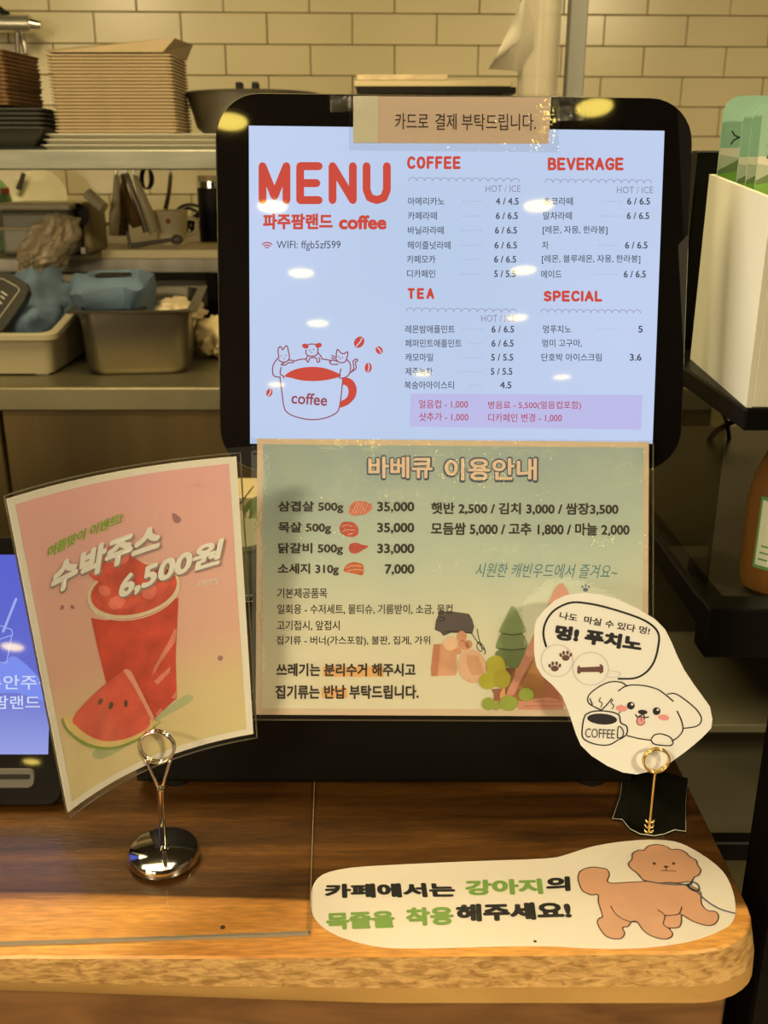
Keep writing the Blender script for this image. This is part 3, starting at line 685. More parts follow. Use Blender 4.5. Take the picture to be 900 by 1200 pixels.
shape(BQ, 'drawn_steak', Zq([(388, 390), (400, 368), (425, 365), (450, 370), (468, 395), (465, 420), (440, 430), (415, 425), (395, 412)]), R2, bq, w1, 4)
strokes(BQ, 'drawn_marbling', [Zq([(400, 385), (420, 378), (440, 385)]), Zq([(402, 405), (425, 398), (455, 402)]), Zq([(425, 420), (445, 412)])], 1.3, R3, bq, w2)
shape(BQ, 'drawn_drumstick', Zq([(428, 475), (435, 458), (460, 453), (485, 462), (508, 466), (506, 474), (485, 485), (460, 499), (435, 495)]), R2, bq, w1, 4)
shape(BQ, 'drawn_sausages', Zq([(405, 570), (420, 545), (450, 535), (485, 545), (490, 570), (485, 590), (455, 585), (420, 578)]), mat('ink_sausage', paper(206, 104, 52), .55, var=.2, vscale=500), bq, w1, 4)
strokes(BQ, 'drawn_marbling', [Zq([(415, 560), (445, 550), (480, 553)]), Zq([(425, 572), (455, 566), (486, 570)])], 1.3, R3, bq, w2)
# picnic drawing: grill set, wooden tableware, trees, cabin
Zt = lambda pts: zz(5.625, 500, 690, pts)
def pm(n, *c, v=.08): return mat(n, paper(*c), .55, var=v, vscale=60)
shape(BQ, 'drawn_grill_plate', Zt([(85, 145), (180, 150), (280, 165), (300, 200), (313, 250), (300, 298), (240, 290), (160, 290), (110, 310), (90, 285), (52, 270), (60, 210)]), pm('ink_griddle', 92, 78, 64), bq, w1)
strokes(BQ, 'drawn_grill_highlight', [Zt([(85, 190), (110, 185), (115, 205), (80, 215)]), Zt([(120, 285), (200, 280), (290, 290)])], 1.2, pm('ink_griddle_dark', 60, 50, 40), bq, w2)
shape(BQ, 'drawn_wood_tray', Zt([(30, 575), (28, 520), (45, 365), (195, 360), (200, 550), (190, 570)]), pm('ink_wood_tan', 214, 152, 100, v=.15), bq, w1)
shape(BQ, 'drawn_wood_board', Zt([(30, 575), (28, 520), (45, 365), (90, 365), (70, 575)]), pm('ink_wood_brown', 196, 122, 76), bq, w2)
shapes(BQ, 'drawn_cup', [Zt(ell(230, 312, 32, 36)), Zt(ell(245, 370, 40, 30, 30)), Zt(ell(205, 408, 24, 24)), Zt(ell(275, 365, 26, 28))], pm('ink_cup', 208, 140, 90, v=.15), bq, .0007)
shape(BQ, 'drawn_cup', Zt(ell(155, 360, 48, 46)), pm('ink_cup_pale', 232, 182, 124), bq, .0009)
shape(BQ, 'drawn_plate', Zt(ell(298, 508, 92, 112, -12, 32)), pm('ink_plate', 222, 170, 118), bq, .0009)
shape(BQ, 'drawn_plate_well', Zt([(262, 430), (340, 440), (378, 560), (296, 570), (270, 500)]), pm('ink_plate_shade', 210, 152, 98), bq, .0011, label='darker tan square well')
strokes(BQ, 'drawn_tongs', [Zt([(300, 300), (335, 350), (385, 410), (380, 430)]), Zt([(332, 265), (345, 330), (365, 400), (350, 410), (330, 380), (345, 350), (375, 380), (383, 405)])], 1.0, INK, bq, w1, 4)
PINE = [pm('ink_pine_low', 120, 128, 70), pm('ink_pine_mid', 132, 140, 80), pm('ink_pine_top', 142, 150, 86)]
shape(BQ, 'drawn_trunk', Zt([(515, 700), (520, 520), (590, 520), (575, 600), (545, 690)]), pm('ink_trunk', 128, 84, 52), bq, w1)
shape(BQ, 'drawn_pine_tier', Zt([(485, 395), (450, 440), (520, 500), (545, 520), (600, 520), (650, 480), (660, 400), (600, 380)]), PINE[0], bq, .0005, 3)
shape(BQ, 'drawn_pine_tier', Zt([(500, 285), (455, 375), (470, 392), (560, 402), (650, 390), (668, 372), (620, 285)]), PINE[1], bq, .0006, 3)
shape(BQ, 'drawn_pine_tier', Zt([(550, 125), (565, 114), (580, 125), (620, 200), (652, 275), (630, 292), (560, 300), (495, 292), (477, 275), (520, 190)]), PINE[2], bq, .0008, 3)
strokes(BQ, 'drawn_pine_shadow', [Zt([(495, 292), (560, 301), (630, 292)]), Zt([(465, 390), (560, 402), (655, 390)])], 1.4, pm('ink_pine_line', 88, 92, 46), bq, .001)
CAB = pm('ink_cabin', 222, 156, 84); CAB2 = pm('ink_cabin_beam', 208, 138, 98); CAB3 = pm('ink_cabin_dark', 178, 108, 70)
shape(BQ, 'drawn_cabin_wall', Zt([(700, 440), (600, 600), (560, 735), (900, 760), (900, 640), (760, 560)]), CAB, bq, w1)
shape(BQ, 'drawn_cabin_wall', [(620, 760), (575, 826), (665, 827), (665, 760)], CAB, bq, w1)
shape(BQ, 'drawn_cabin_beam', [(654.5, 684.5), (659, 683), (664, 690), (690, 760), (683, 770), (658, 700), (601, 816), (593, 813), (622, 750), (650, 690)], CAB2, bq, .0009)
strokes(BQ, 'drawn_beam_shadow', [[(658, 703), (630, 762), (604, 815)]], 1.6, CAB3, bq, .0008)
shape(BQ, 'drawn_door', Zt([(765, 560), (785, 720), (895, 790), (900, 700)]), CAB3, bq, w2)
shape(BQ, 'drawn_step', Zt([(600, 745), (780, 712), (900, 735), (900, 795), (600, 795)]), CAB2, bq, .0008)
strokes(BQ, 'drawn_step_line', [Zt([(700, 740), (890, 740)]), Zt([(640, 770), (890, 768)])], 1, CAB3, bq, .0010)
shape(BQ, 'drawn_small_trunk', Zt([(425, 660), (500, 655), (480, 690), (482, 735), (445, 735), (442, 690)]), pm('ink_trunk_red', 152, 96, 62), bq, .0009)
YG = pm('ink_olive_yellow', 176, 160, 44); YG2 = pm('ink_leaf_green', 152, 156, 56)
for c in ((455, 505, 65, 68), (400, 605, 58, 55), (495, 590, 58, 64)): shape(BQ, 'drawn_foliage', Zt(ell(*c)), YG if c[0] != 495 else pm('ink_olive', 168, 150, 40), bq, .0010+c[0]*1e-6)
for c in ((405, 755, 43, 42), (458, 770, 28, 27), (540, 750, 60, 50), (655, 692, 52, 44)): shape(BQ, 'drawn_bush', Zt(ell(*c)), YG2, bq, .0011+c[0]*1e-6)
shapes(BQ, 'drawn_paw', [ell(686, 691, 3, 2.4), ell(682.5, 687.5, 1.1, 1.5), ell(686.3, 686, 1.1, 1.5), ell(690, 687.5, 1.1, 1.5)], INKB, bq, w1)
a, b = BQ.inv(296, 843), BQ.inv(765, 516)
film(BQ, a.x, b.x, a.y, b.y, .0018, bq, film_mat('wrinkled_laminate', .05, .58, 2.6, 430, 11, f0=.15, det=.7))
bm = BM()
for p, q_ in (((296, 843), (765, 845)), ((765, 845), (765, 519))):
    tube(bm, [BQ.pos(*BQ.inv(*p), .001), BQ.pos(*BQ.inv(*q_), .001)], .0006, 6)
mk('laminate_rim', bm, mat('laminate_rim', (.10, .09, .06), .3, spec=.3), bq)

# ================================================================== JUICE POSTER IN ITS CLIP
A5 = Bent((-.2171, .5353, 1.3093), (-.0989, .6326, 1.3066), (-.0955, .6231, 1.0985), (-.2037, .5328, 1.0969), .149, .208, .0165)
jp = thing('juice_poster', 'curved pink laminated watermelon juice poster held by a round chrome clip stand', 'poster', (-.155, .59, 1.097))
grid_sheet(A5, 0, .149, 0, .208, -.0005, 0, 'paper', mat('poster_border', paper(222, 204, 158), .55), jp)
c = [A5.inv(*p) for p in ((16, 590), (271, 541), (291, 855), (84, 941))]
PG = gradient_mat('printed_pink_wash', [(0, paper(208, 182, 112)), (.22, paper(208, 178, 112)), (.42, paper(214, 160, 120)), (1, paper(222, 160, 132))], 2, .0, .208, namp=.03)
u0, u1, v0, v1 = .0048, .149-.0048, .0050, .208-.0045
flat(A5, 'printed_background', uvbm(A5, tess([Vector((u0, v0)), Vector((u1, v0)), Vector((u1, v1)), Vector((u0, v1))]), .0002), PG, jp)
GRN = mat('ink_green', paper(128, 162, 44), .5); CRM = mat('ink_off_white', paper(226, 210, 168), .5); SHD = mat('ink_grey_brown', paper(150, 122, 98), .5)
SEED = mat('ink_seed', paper(160, 108, 92), .55)
shape(A5, 'drawn_shadow', zz(5, 60, 680, [(610, 800), (740, 700), (800, 668), (832, 690), (780, 735), (660, 800), (600, 835)]), mat('ink_teal_shadow', paper(172, 166, 104), .6), jp, .0003, 3)
shape(A5, 'drawn_shadow', zz(5, 60, 680, [(240, 1030), (260, 990), (340, 985), (430, 980), (300, 1045)]), mat('ink_teal_shadow', paper(166, 162, 100), .6), jp, .0003, 3)
Zc = lambda p: zz(5, 60, 680, p)
CUPB = pm('ink_juice', 196, 70, 44, v=.2); CUPD = pm('ink_juice_dark', 176, 56, 36, v=.2); CLR = pm('ink_cup_glass', 214, 186, 130)
shape(A5, 'drawn_cup', Zc([(232, 220), (270, 400), (320, 600), (480, 800), (600, 815), (735, 690), (728, 450), (745, 100), (600, 160), (440, 210), (320, 235)]), CUPB, jp, .0004)
0 and shape(A5, 'drawn_juice_shade', Zc([(330, 300), (480, 250), (560, 300), (600, 500), (520, 560), (430, 500), (340, 500)]), CUPD, jp, .0005, 4)
shape(A5, 'drawn_rim', Zc(ell(480, 60, 278, 158, -13, 36)), CLR, jp, .0005)
shape(A5, 'drawn_slush_pool', Zc(ell(482, 55, 258, 141, -13, 36)), pm('ink_slush_pool', 200, 80, 54, v=.3), jp, .00055)
shape(A5, 'drawn_slush', Zc([(262, 130), (290, 60), (300, 20), (240, -10), (215, -60), (240, -95), (290, -100), (310, -165), (350, -205), (400, -222), (440, -205), (478, -160), (505, -120), (600, -70), (660, -20), (690, 20), (640, 90), (560, 110), (440, 160), (340, 170)]), pm('ink_slush', 206, 84, 56, v=.3), jp, .0006, 4)
shapes(A5, 'drawn_slush_lumps', [Zc(ell(385, -150, 70, 55, 20)), Zc(ell(260, -60, 40, 32)), Zc(ell(380, 130, 50, 38, -20)), Zc(ell(570, 60, 45, 50)), Zc(ell(310, 60, 38, 30, 30))], pm('ink_slush_light', 220, 112, 80, v=.2), jp, .0007)
strokes(A5, 'drawn_rim_line', [Zc(ell(480, 66, 274, 158, -13, 36)[1:20])], 1.1, CRM, jp, .0008, 4)
shapes(A5, 'drawn_glint', [Zc([(690, 350), (720, 280), (735, 290), (725, 360), (640, 480), (590, 560), (600, 510), (650, 420)]), Zc([(600, 590), (700, 500), (690, 540), (620, 610)]), Zc([(610, 780), (640, 745), (650, 765), (615, 795)]), Zc([(700, 690), (735, 640), (732, 690)])], pm('ink_glint', 214, 120, 88, v=.2), jp, .0006)
shape(A5, 'drawn_rind', Zc([(65, 845), (110, 795), (600, 815), (612, 850), (560, 905), (440, 970), (320, 992), (200, 970), (110, 905)]), pm('ink_rind_green', 126, 140, 52), jp, .0007, 3)
shape(A5, 'drawn_rind_pale', Zc([(78, 838), (115, 790), (595, 815), (600, 850), (545, 900), (430, 955), (320, 975), (210, 952), (120, 895)]), pm('ink_rind_pale', 214, 176, 96), jp, .0008, 3)
shape(A5, 'drawn_melon_flesh', Zc([(120, 810), (200, 710), (320, 600), (415, 530), (440, 525), (500, 640), (560, 760), (575, 845), (520, 890), (420, 930), (300, 940), (200, 900), (140, 850)]), pm('ink_melon', 208, 84, 56, v=.15), jp, .0009, 2)
shape(A5, 'drawn_melon_edge', Zc([(415, 525), (440, 516), (465, 530), (530, 660), (600, 800), (590, 830), (560, 770), (480, 620), (430, 545)]), pm('ink_melon_pale', 220, 142, 104), jp, .0010)
shapes(A5, 'drawn_seed', [Zc(ell(283, 708, 12, 22, 35)), Zc(ell(345, 732, 13, 23, 20)), Zc(ell(433, 720, 11, 22, 0))], pm('ink_seed_dark', 92, 62, 40), jp, .0010)
Z3 = lambda p: zz(3.75, 40, 590, p)
for a_ in (Z3([(605, 45), (620, 45), (645, 68), (632, 86), (612, 78)]), Z3([(112, 465), (120, 445), (130, 452), (125, 466)]), Z3([(158, 455), (164, 444), (176, 455), (170, 465)]), ell(258, 771, 3.2, 3.2)):
    shape(A5, 'drawn_drop', a_, SEED, jp, .0004, 3)
up = (-.10, -.995)
text(A5, '여름맞이 이벤트!', 54, 141.5, 640, 655, GRN, jp, .0008, .03, rise=42, up=(.12, -.99))
for dx, dy, m_, w_, b_ in ((1.6, 2.2, SHD, .0011, .06), (0, 0, CRM, .0013, .045)):
    text(A5, '수박주스', 56, 185, 661, 701, m_, jp, w_, b_+.012, rise=56, up=(.10, -.99), dx=dx, dy=dy)
for dx, dy, m_, w_, b_ in ((1.6, 2.2, SHD, .0014, .055), (0, 0, CRM, .0016, .04)):
    text(A5, '6,500원', 136, 256, 670, 706, m_, jp, w_, b_, rise=44, up=(.12, -.99), dx=dx, dy=dy)
text(A5, '시즌한정', 232, 257, 681, 688, CRM, jp, .0006, .01, rise=5)
strokes(A5, 'printed_oval', [ell(231.5, 570, 18, 6.2, -4, 24)], .7, pm('ink_pale_pink', 226, 172, 138), jp, .0004, 0, True)
text(A5, '팜랜드', 223, 240, 567.5, 572.5, pm('ink_pale_pink', 226, 172, 138), jp, .0004, .01, rise=1)
# laminate pouch, a little larger than the paper
def filmB(S, u0, u1, v0, v1, w, parent, m, nu=30):
    bm = BM(); g = [[bm.verts.new(S.pos(u0+(u1-u0)*i/nu, v, w)) for v in (v0, v1)] for i in range(nu+1)]
    for i in range(nu): bm.faces.new((g[i][0], g[i+1][0], g[i+1][1], g[i][1]))
    return flat(S, 'laminate_film', bm, m, parent, 'clear glossy laminate')
filmB(A5, -.0022, .1512, -.0030, .2105, .0022, jp, film_mat('smooth_laminate', .08, .25, .5, 300, 10, refl=.8))
bm = BM()
rim = [A5.pos(-.0022+.1534*i/24, .2105, .0012) for i in range(25)]+[A5.pos(.1512, .2105-.2135*i/8, .0012) for i in range(1, 9)]+[A5.pos(.1512-.1534*i/24, -.0030, .0012) for i in range(1, 25)]+[A5.pos(-.0022, -.0030+.2135*i/8, .0012) for i in range(1, 8)]
tube(bm, rim, .00055, 6, True); mk('laminate_rim', bm, mat('laminate_rim', (.10, .09, .06), .3, spec=.3), jp, smooth='all')

# ---- the chrome clip stand
cs = thing('sign_clip_stand', 'chrome clip stand with heavy round base holding the pink juice poster', 'sign holder', (-.1645, .607, 1.0022))
cx, cy, z0 = -.1645, .607, 1.0022
bm = BM(); lathe(bm, (cx, cy, z0), [(0, 0), (.0245, 0), (.0262, .0012), (.0262, .0060), (.0248, .0082), (.020, .0095), (.006, .0108), (0, .0110)], 56); mk('base', bm, CHROME, cs, smooth=True)
rc = A5.pos(*A5.inv(184, 870)); rc = at(183.5, 876, rc.y-.010)
top = at(188, 924, rc.y+.001)
bm = BM(); tube(bm, [(cx, cy, z0+.009), top], .0024, 14); lathe(bm, (cx, cy, z0+.009), [(.0045, 0), (.0045, .004), (0, .004)], 20); mk('rod', bm, CHROME, cs, smooth=True)
R_ = .0118
for dy_ in (0, .0024):
    bm = BM(); tube(bm, [rc+Vector((math.cos(a)*R_, dy_, math.sin(a)*R_*1.03)) for a in [2*math.pi*k/40 for k in range(40)]], .00115, 10, True); mk('wire_ring', bm, CHROME, cs, smooth='all')
for s_, a_ in ((-1, 212), (1, -28)):
    bm = BM(); a_ = math.radians(a_); e_ = rc+Vector((math.cos(a_)*R_, .001, math.sin(a_)*R_*1.03))
    tube(bm, [top+Vector((s_*.0010, 0, -.002)), top.lerp(e_, .25)+Vector((s_*.0006, 0, 0)), top.lerp(e_, .7), e_], .00115, 10); mk('wire_arm', bm, CHROME, cs, smooth='all')

# ================================================================== WHITE DOG SIGN AND ITS STAND
DG = Plane((.2057, .629, 1.05), (1, .02, 0), (0, .11, 1))
ds = thing('puppuccino_sign', 'white cut out paper sign of a puppy with coffee on thin gold clip', 'sign', (.20, .645, 1.045))
Zd = lambda p: zz(3.75, 610, 680, p)
outl = Zd([(60, 230), (62, 200), (72, 172), (105, 130), (150, 90), (200, 66), (270, 56), (350, 62), (430, 85), (520, 128), (590, 170), (635, 215), (665, 275), (690, 335), (720, 395), (760, 455), (800, 510), (832, 555), (843, 610), (838, 650), (800, 690), (760, 725), (720, 757), (660, 800), (590, 835), (510, 853), (450, 845), (380, 815), (310, 770), (265, 725), (245, 680), (225, 620), (205, 560), (180, 505), (140, 460), (95, 420), (70, 380), (60, 320)])
quadslab(DG, outl, -.0004, 0, 'paper', WHITEPAPER, ds)
BK = mat('ink_soft_black', paper(40, 36, 34), .5); BRN = mat('ink_brown_paw', paper(104, 66, 52), .5); PNK = mat('ink_blush', paper(224, 140, 118), .5); PLG = mat('ink_pale_ring', paper(206, 186, 158), .5)
text(DG, '나도  마실 수 있다 멍!', 655, 760.5, 716, 725, BK, ds, .0003, .025, rise=-19)
text(DG, '멍! 푸치노', 649, 751, 731, 749, BK, ds, .0003, .065, rise=-15)
strokes(DG, 'speech_bubble', [Zd([(112, 290), (100, 235), (112, 180), (150, 130), (220, 98), (300, 102), (400, 125), (520, 165), (580, 200), (607, 240), (603, 300), (585, 360), (550, 405), (500, 430), (430, 432)])], 2.4, BK, ds, .0003, 5)
strokes(DG, 'drawn_ring', [Zd(ell(160, 352, 70, 70, 0, 28)), Zd(ell(308, 388, 78, 72, 0, 28))], 1.3, PLG, ds, .0003, 0, True)
strokes(DG, 'drawn_ring_tail', [Zd([(388, 395), (425, 402), (438, 415), (420, 425), (380, 425)])], 1, PLG, ds, .0003)
shape(DG, 'drawn_bone', Zd([(262, 382), (350, 378), (345, 370), (355, 368), (363, 378), (363, 402), (352, 410), (344, 402), (264, 403), (258, 412), (248, 405), (250, 380), (256, 373)]), BRN, ds, .0004)
for cx_, cy_ in ((198, 340), (150, 387)):
    shapes(DG, 'drawn_paw', [Zd(ell(cx_, cy_, 17, 13)), Zd(ell(cx_-22, cy_-12, 6, 9, -20)), Zd(ell(cx_-9, cy_-22, 6, 9)), Zd(ell(cx_+8, cy_-23, 6, 9)), Zd(ell(cx_+22, cy_-13, 6, 9, 20))], BRN, ds, .0004)
strokes(DG, 'drawn_puppy', [Zd([(468, 465), (440, 447), (390, 447), (340, 470), (300, 505), (300, 540), (350, 568)]), Zd([(430, 485), (470, 462), (540, 462), (600, 478), (640, 505), (670, 530)]), Zd([(645, 500), (680, 498), (730, 530), (775, 570), (795, 610), (775, 640), (715, 650)]), Zd([(688, 575), (708, 620), (712, 660), (690, 690), (665, 705)]), Zd([(468, 682), (520, 695), (570, 702)]),
    Zd([(575, 695), (590, 678), (620, 675), (655, 688), (670, 710), (660, 725), (620, 725), (585, 718), (573, 700)]), Zd([(355, 570), (380, 545), (400, 520)]), Zd([(305, 520), (315, 545)]), Zd([(505, 590), (515, 600), (538, 588), (545, 602), (562, 600)])], 1.5, BK, ds, .0003, 5)
strokes(DG, 'drawn_steam', [Zd([(352, 515), (345, 530), (358, 540), (352, 558)]), Zd([(405, 525), (398, 538), (410, 550), (402, 565)]), Zd([(440, 548), (430, 562), (440, 572), (432, 585)])], 1.1, BK, ds, .0003, 4)
strokes(DG, 'drawn_mug', [Zd([(285, 590), (320, 575), (380, 575), (430, 590), (440, 625), (465, 640), (468, 670), (450, 690), (430, 700), (390, 722), (340, 722), (290, 705), (270, 680), (275, 620), (285, 590)])], 1.6, BK, ds, .0003, 4)
shape(DG, 'drawn_coffee', Zd(ell(358, 609, 66, 24, 4)), BK, ds, .0004)
text(DG, 'COFFEE', 685.5, 720, 853, 864, BK, ds, .0005, .004, rise=-1.5); strokes(DG, 'lettering', [Zd([(425, 690), (428, 645), (440, 645), (452, 665), (445, 688), (425, 692)])], 1.3, BK, ds, .0005, 3)
shapes(DG, 'drawn_blush', [Zd(ell(443, 562, 25, 14, 8)), Zd(ell(628, 602, 25, 13, 8))], PNK, ds, .0004)
shapes(DG, 'drawn_eye', [Zd(ell(484, 550, 17, 17)), Zd(ell(597, 574, 17, 17))], BK, ds, .0005)
shapes(DG, 'drawn_eye_glint', [Zd(ell(489, 544, 5, 5)), Zd(ell(602, 568, 5, 5))], WHITEPAPER, ds, .0006)
shape(DG, 'drawn_nose', Zd(ell(536, 578, 21, 10, 4)), BK, ds, .0005); shape(DG, 'drawn_tongue', Zd(ell(528, 617, 18, 20, 10)), PNK, ds, .0004)
strokes(DG, 'drawn_tongue_line', [Zd(ell(528, 617, 18, 20, 10, 14)), Zd([(530, 600), (530, 615)])], .8, BK, ds, .0005, 0)
# gold stand with a scalloped black mirror base
gs = thing('gold_clip_stand', 'thin gold clip stand on a scalloped black mirror base, holding the puppy sign', 'sign holder', (.2057, .640, 1.0))
bp_ = [(718, 962), (727, 935), (730, 910), (770, 905), (806, 915), (803, 945), (803, 977), (790, 975), (778, 980), (766, 982), (750, 980), (738, 974), (729, 963)]
pp = [atz(x, y, 1.0) for x, y in bp_]
bm = BM(); loft(bm, [[(p.x, p.y, 1.0002) for p in pp], [(p.x, p.y, 1.0026) for p in pp]]); mk('base_plate', bm, mat('black_mirror', (.012, .012, .008), .06, spec=.6), gs, label='black mirror plate with scalloped edge')
bm = BM(); tube(bm, [(p.x, p.y, 1.0022) for p in pp], .0004, 6, True); mk('plate_edge', bm, mat('plate_edge', (.5, .5, .45), .2), gs, smooth='all', label='bright cut edge')
rb = atz(760, 977, 1.0026); yy = .632
rt = at(767.5, 906, .6245)
bm = BM(); tube(bm, [rb, rt], .0011, 10); mk('rod', bm, GOLD, gs, smooth=True)
rcc = at(769, 891, .624)
for k, dy_ in enumerate((-.001, .0012)):
    bm = BM(); tube(bm, [rcc+Vector((math.cos(a)*.0094, dy_, math.sin(a)*.0097)) for a in [2*math.pi*j/32 for j in range(32)]], .0009, 10, True); mk('ring', bm, GOLD, gs, smooth='all')
bm = BM(); tube(bm, [rt+Vector((-.004, 0, .0008)), rt+Vector((0, -.001, .0022)), rt+Vector((.004, .001, .0010))], .0010, 8); mk('clasp', bm, GOLD, gs, smooth='all')
for k in range(3):
    for s_ in (-1, 1):
        bm = BM(); q0 = rb.lerp(rt, .03+.085*k); tube(bm, [q0, q0+Vector((s_*.0022, -.0005, .0002)), q0+Vector((s_*.0038, 0, .0026))], .0008, 8, rs=[.0006, .0011, .0004]); mk('leaf_ornament', bm, GOLD, gs, smooth='all')

# ================================================================== POODLE STICKER ON THE COUNTER
FL = Plane((.1, .55, 1.0006), (1, 0, 0), (0, 1, 0))
pd = thing('poodle_sticker', 'long cream counter sticker with lettering and a brown poodle on a leash', 'sticker', (.1, .56, 1.0))
outl = [(364, 1060), (366, 1040), (378, 1025), (410, 1017), (470, 1013), (560, 1009), (640, 1006), (665, 1001), (690, 993), (722, 987), (760, 984), (790, 986), (812, 995), (835, 1010), (850, 1025), (859, 1045), (862, 1066), (857, 1082), (838, 1093), (808, 1103), (770, 1109), (730, 1111.5), (690, 1111), (640, 1108.5), (580, 1109), (500, 1111), (450, 1110), (412, 1102), (387, 1092), (370, 1078)]
uvo = [FL.inv(*p) for p in outl]; uvo = crs([Vector((p.x, p.y, 0)) for p in uvo], 3, True)
sheet_slab(FL, [(p.x, p.y) for p in uvo], -.0004, 0, 'paper', mat('sticker_cream', paper(232, 208, 160), .35, spec=.5, bump=.06, bscale=250), pd)
DKG = mat('ink_charcoal', paper(38, 34, 26), .4); GR2 = mat('ink_leaf', paper(124, 150, 58), .45)
w0 = .0002
text(FL, '카페에서는', 380.5, 535, 1036, 1053, DKG, pd, w0, .055, rise=1.5); text(FL, '강아지', 545, 637, 1031.5, 1050, GR2, pd, w0, .055, rise=2); text(FL, '의', 640, 669, 1028, 1045.5, DKG, pd, w0, .058, rise=1)
text(FL, '목줄을', 382.5, 464, 1070, 1090.5, GR2, pd, w0, .055, rise=3); text(FL, '착용', 476, 533, 1064, 1086, GR2, pd, w0, .055, rise=2); text(FL, '해주세요!', 534.5, 671, 1060, 1081, DKG, pd, w0, .058, rise=4)
POO = mat('ink_poodle', paper(212, 150, 98), .4, var=.06, vscale=30); POL = mat('ink_poodle_line', paper(104, 72, 44), .45)
Zp = lambda p: zz(3.75, 640, 970, p)
body = Zp([(150, 260), (140, 225), (148, 195), (175, 180), (205, 174), (240, 178), (268, 185), (278, 210), (268, 235), (290, 245), (350, 242), (420, 238), (450, 238), (610, 250), (675, 280), (680, 310), (685, 340), (710, 365), (745, 370), (758, 395), (740, 425), (700, 430), (640, 410), (598, 385), (594, 420), (580, 440), (545, 442), (540, 445), (556, 465), (545, 485), (510, 490), (460, 475), (425, 450), (400, 415), (375, 415), (360, 435), (335, 440), (345, 465), (330, 487), (290, 488), (255, 470), (225, 420), (235, 398), (248, 390), (230, 330), (228, 295), (200, 297), (165, 282)])
head = Zp([(362, 160), (378, 140), (380, 115), (410, 100), (430, 102), (450, 82), (490, 76), (530, 85), (550, 98), (580, 97), (610, 108), (632, 130), (660, 145), (665, 165), (680, 188), (670, 210), (650, 220), (640, 238), (610, 240), (580, 245), (540, 242), (500, 245), (460, 240), (425, 230), (408, 210), (392, 195), (372, 180)])
shape(FL, 'drawn_body', body, POO, pd, w0, 3); strokes(FL, 'drawn_line', [body], 1.5, POL, pd, .0003, 3, True)
shape(FL, 'drawn_head', head, POO, pd, .0004, 3); strokes(FL, 'drawn_line', [head], 1.5, POL, pd, .0005, 3, True)
strokes(FL, 'drawn_line', [Zp([(283, 345), (310, 385), (360, 412), (400, 415)]), Zp([(490, 362), (522, 388), (515, 425), (545, 445)]), Zp([(522, 388), (560, 385), (585, 378), (596, 350)]), Zp([(585, 378), (598, 385)])], 1.4, POL, pd, .0003, 4)
LEAD = mat('ink_leash_blue', paper(120, 122, 118), .45)
strokes(FL, 'drawn_leash', [Zp([(450, 238), (500, 247), (560, 252), (615, 252), (640, 250)]), Zp([(615, 255), (640, 270), (665, 285), (700, 320), (760, 358), (828, 378)]), Zp([(640, 240), (665, 250), (672, 275), (650, 280), (625, 262), (640, 242)])], 2.0, LEAD, pd, .0006, 4)
shapes(FL, 'drawn_eye', [Zp(ell(475, 160, 8, 6)), Zp(ell(560, 160, 8, 6)), Zp(ell(527, 174, 11, 5))], POL, pd, .0006)
strokes(FL, 'drawn_mouth', [Zp([(527, 176), (527, 190)]), Zp([(505, 191), (540, 192), (570, 194)])], 1.1, POL, pd, .0006, 0)
bm = BM(); q = [FL.pos(p.x, p.y, .0009) for p in uvo]; bm.faces.new([bm.verts.new(p) for p in q]); flat(FL, 'laminate_film', bm, film_mat('sticker_gloss', .12, .8, 1.2, 300, 25, refl=.8), pd, 'clear glossy laminate')

# ================================================================== TABLET ON THE LEFT
tb = thing('tablet_kiosk', 'black tablet stand with bright blue screen behind the juice poster', 'tablet', (-.34, .70, 1.0))
O_ = atz(72, 944, 1.006); TB = Plane((O_.x, O_.y, 1.006), (1, 0, 0), (0, .42, .90))
ul = -.30; Ht = TB.inv(10, 629).y
slab_uv(TB, 'body', [(rr_uv(ul, .0, .0, Ht, .012), -.016), (rr_uv(ul, .0, .0, Ht, .012), -.002), (rr_uv(ul+.001, -.001, .001, Ht-.001, .0115), 0)], BLACKGLOSS, tb, smooth=True)
sb = TB.inv(10, 884).y; st = TB.inv(10, 650).y
def tab_mat():
    m = emis('tablet_screen', (80, 95, 200)); nt = m.node_tree; b = nt.nodes['Principled BSDF']
    tc = nt.nodes.new('ShaderNodeTexCoord'); sp = nt.nodes.new('ShaderNodeSeparateXYZ'); nt.links.new(tc.outputs['Object'], sp.inputs[0])
    mr = nt.nodes.new('ShaderNodeMapRange'); mr.inputs['From Min'].default_value = .04; mr.inputs['From Max'].default_value = .2; nt.links.new(sp.outputs['Z'], mr.inputs['Value'])
    r = nt.nodes.new('ShaderNodeValToRGB'); e = r.color_ramp.elements; e[0].color = hexs((150, 160, 226)); e[1].color = hexs((84, 94, 206)); x = e.new(.35); x.color = hexs((96, 104, 200))
    nt.links.new(mr.outputs[0], r.inputs[0]); nt.links.new(r.outputs[0], b.inputs['Emission Color']); return m
bm = BM(); bm.faces.new([bm.verts.new(TB.pos(a, b, .0002)) for a, b in ((ul+.012, sb), (-.012, sb), (-.012, st), (ul+.012, st))]); tsc = flat(TB, 'screen', bm, tab_mat(), tb, 'glowing blue screen')
WT = emis('tablet_white_type', (205, 214, 245)); WT2 = emis('tablet_pale', (150, 172, 236))
shape(TB, 'drawn_wave', [(-60, 790), (0, 778), (20, 770), (60, 810), (70, 830), (20, 812), (-60, 815)], emis('tablet_wave', (120, 140, 235)), tsc, .0003, 3)
text(TB, '파주안주·', -38, 49, 791, 808, WT, tsc, .0004, .01); text(TB, '파주팜랜드', -45, 47, 815, 831, WT, tsc, .0004, .012)
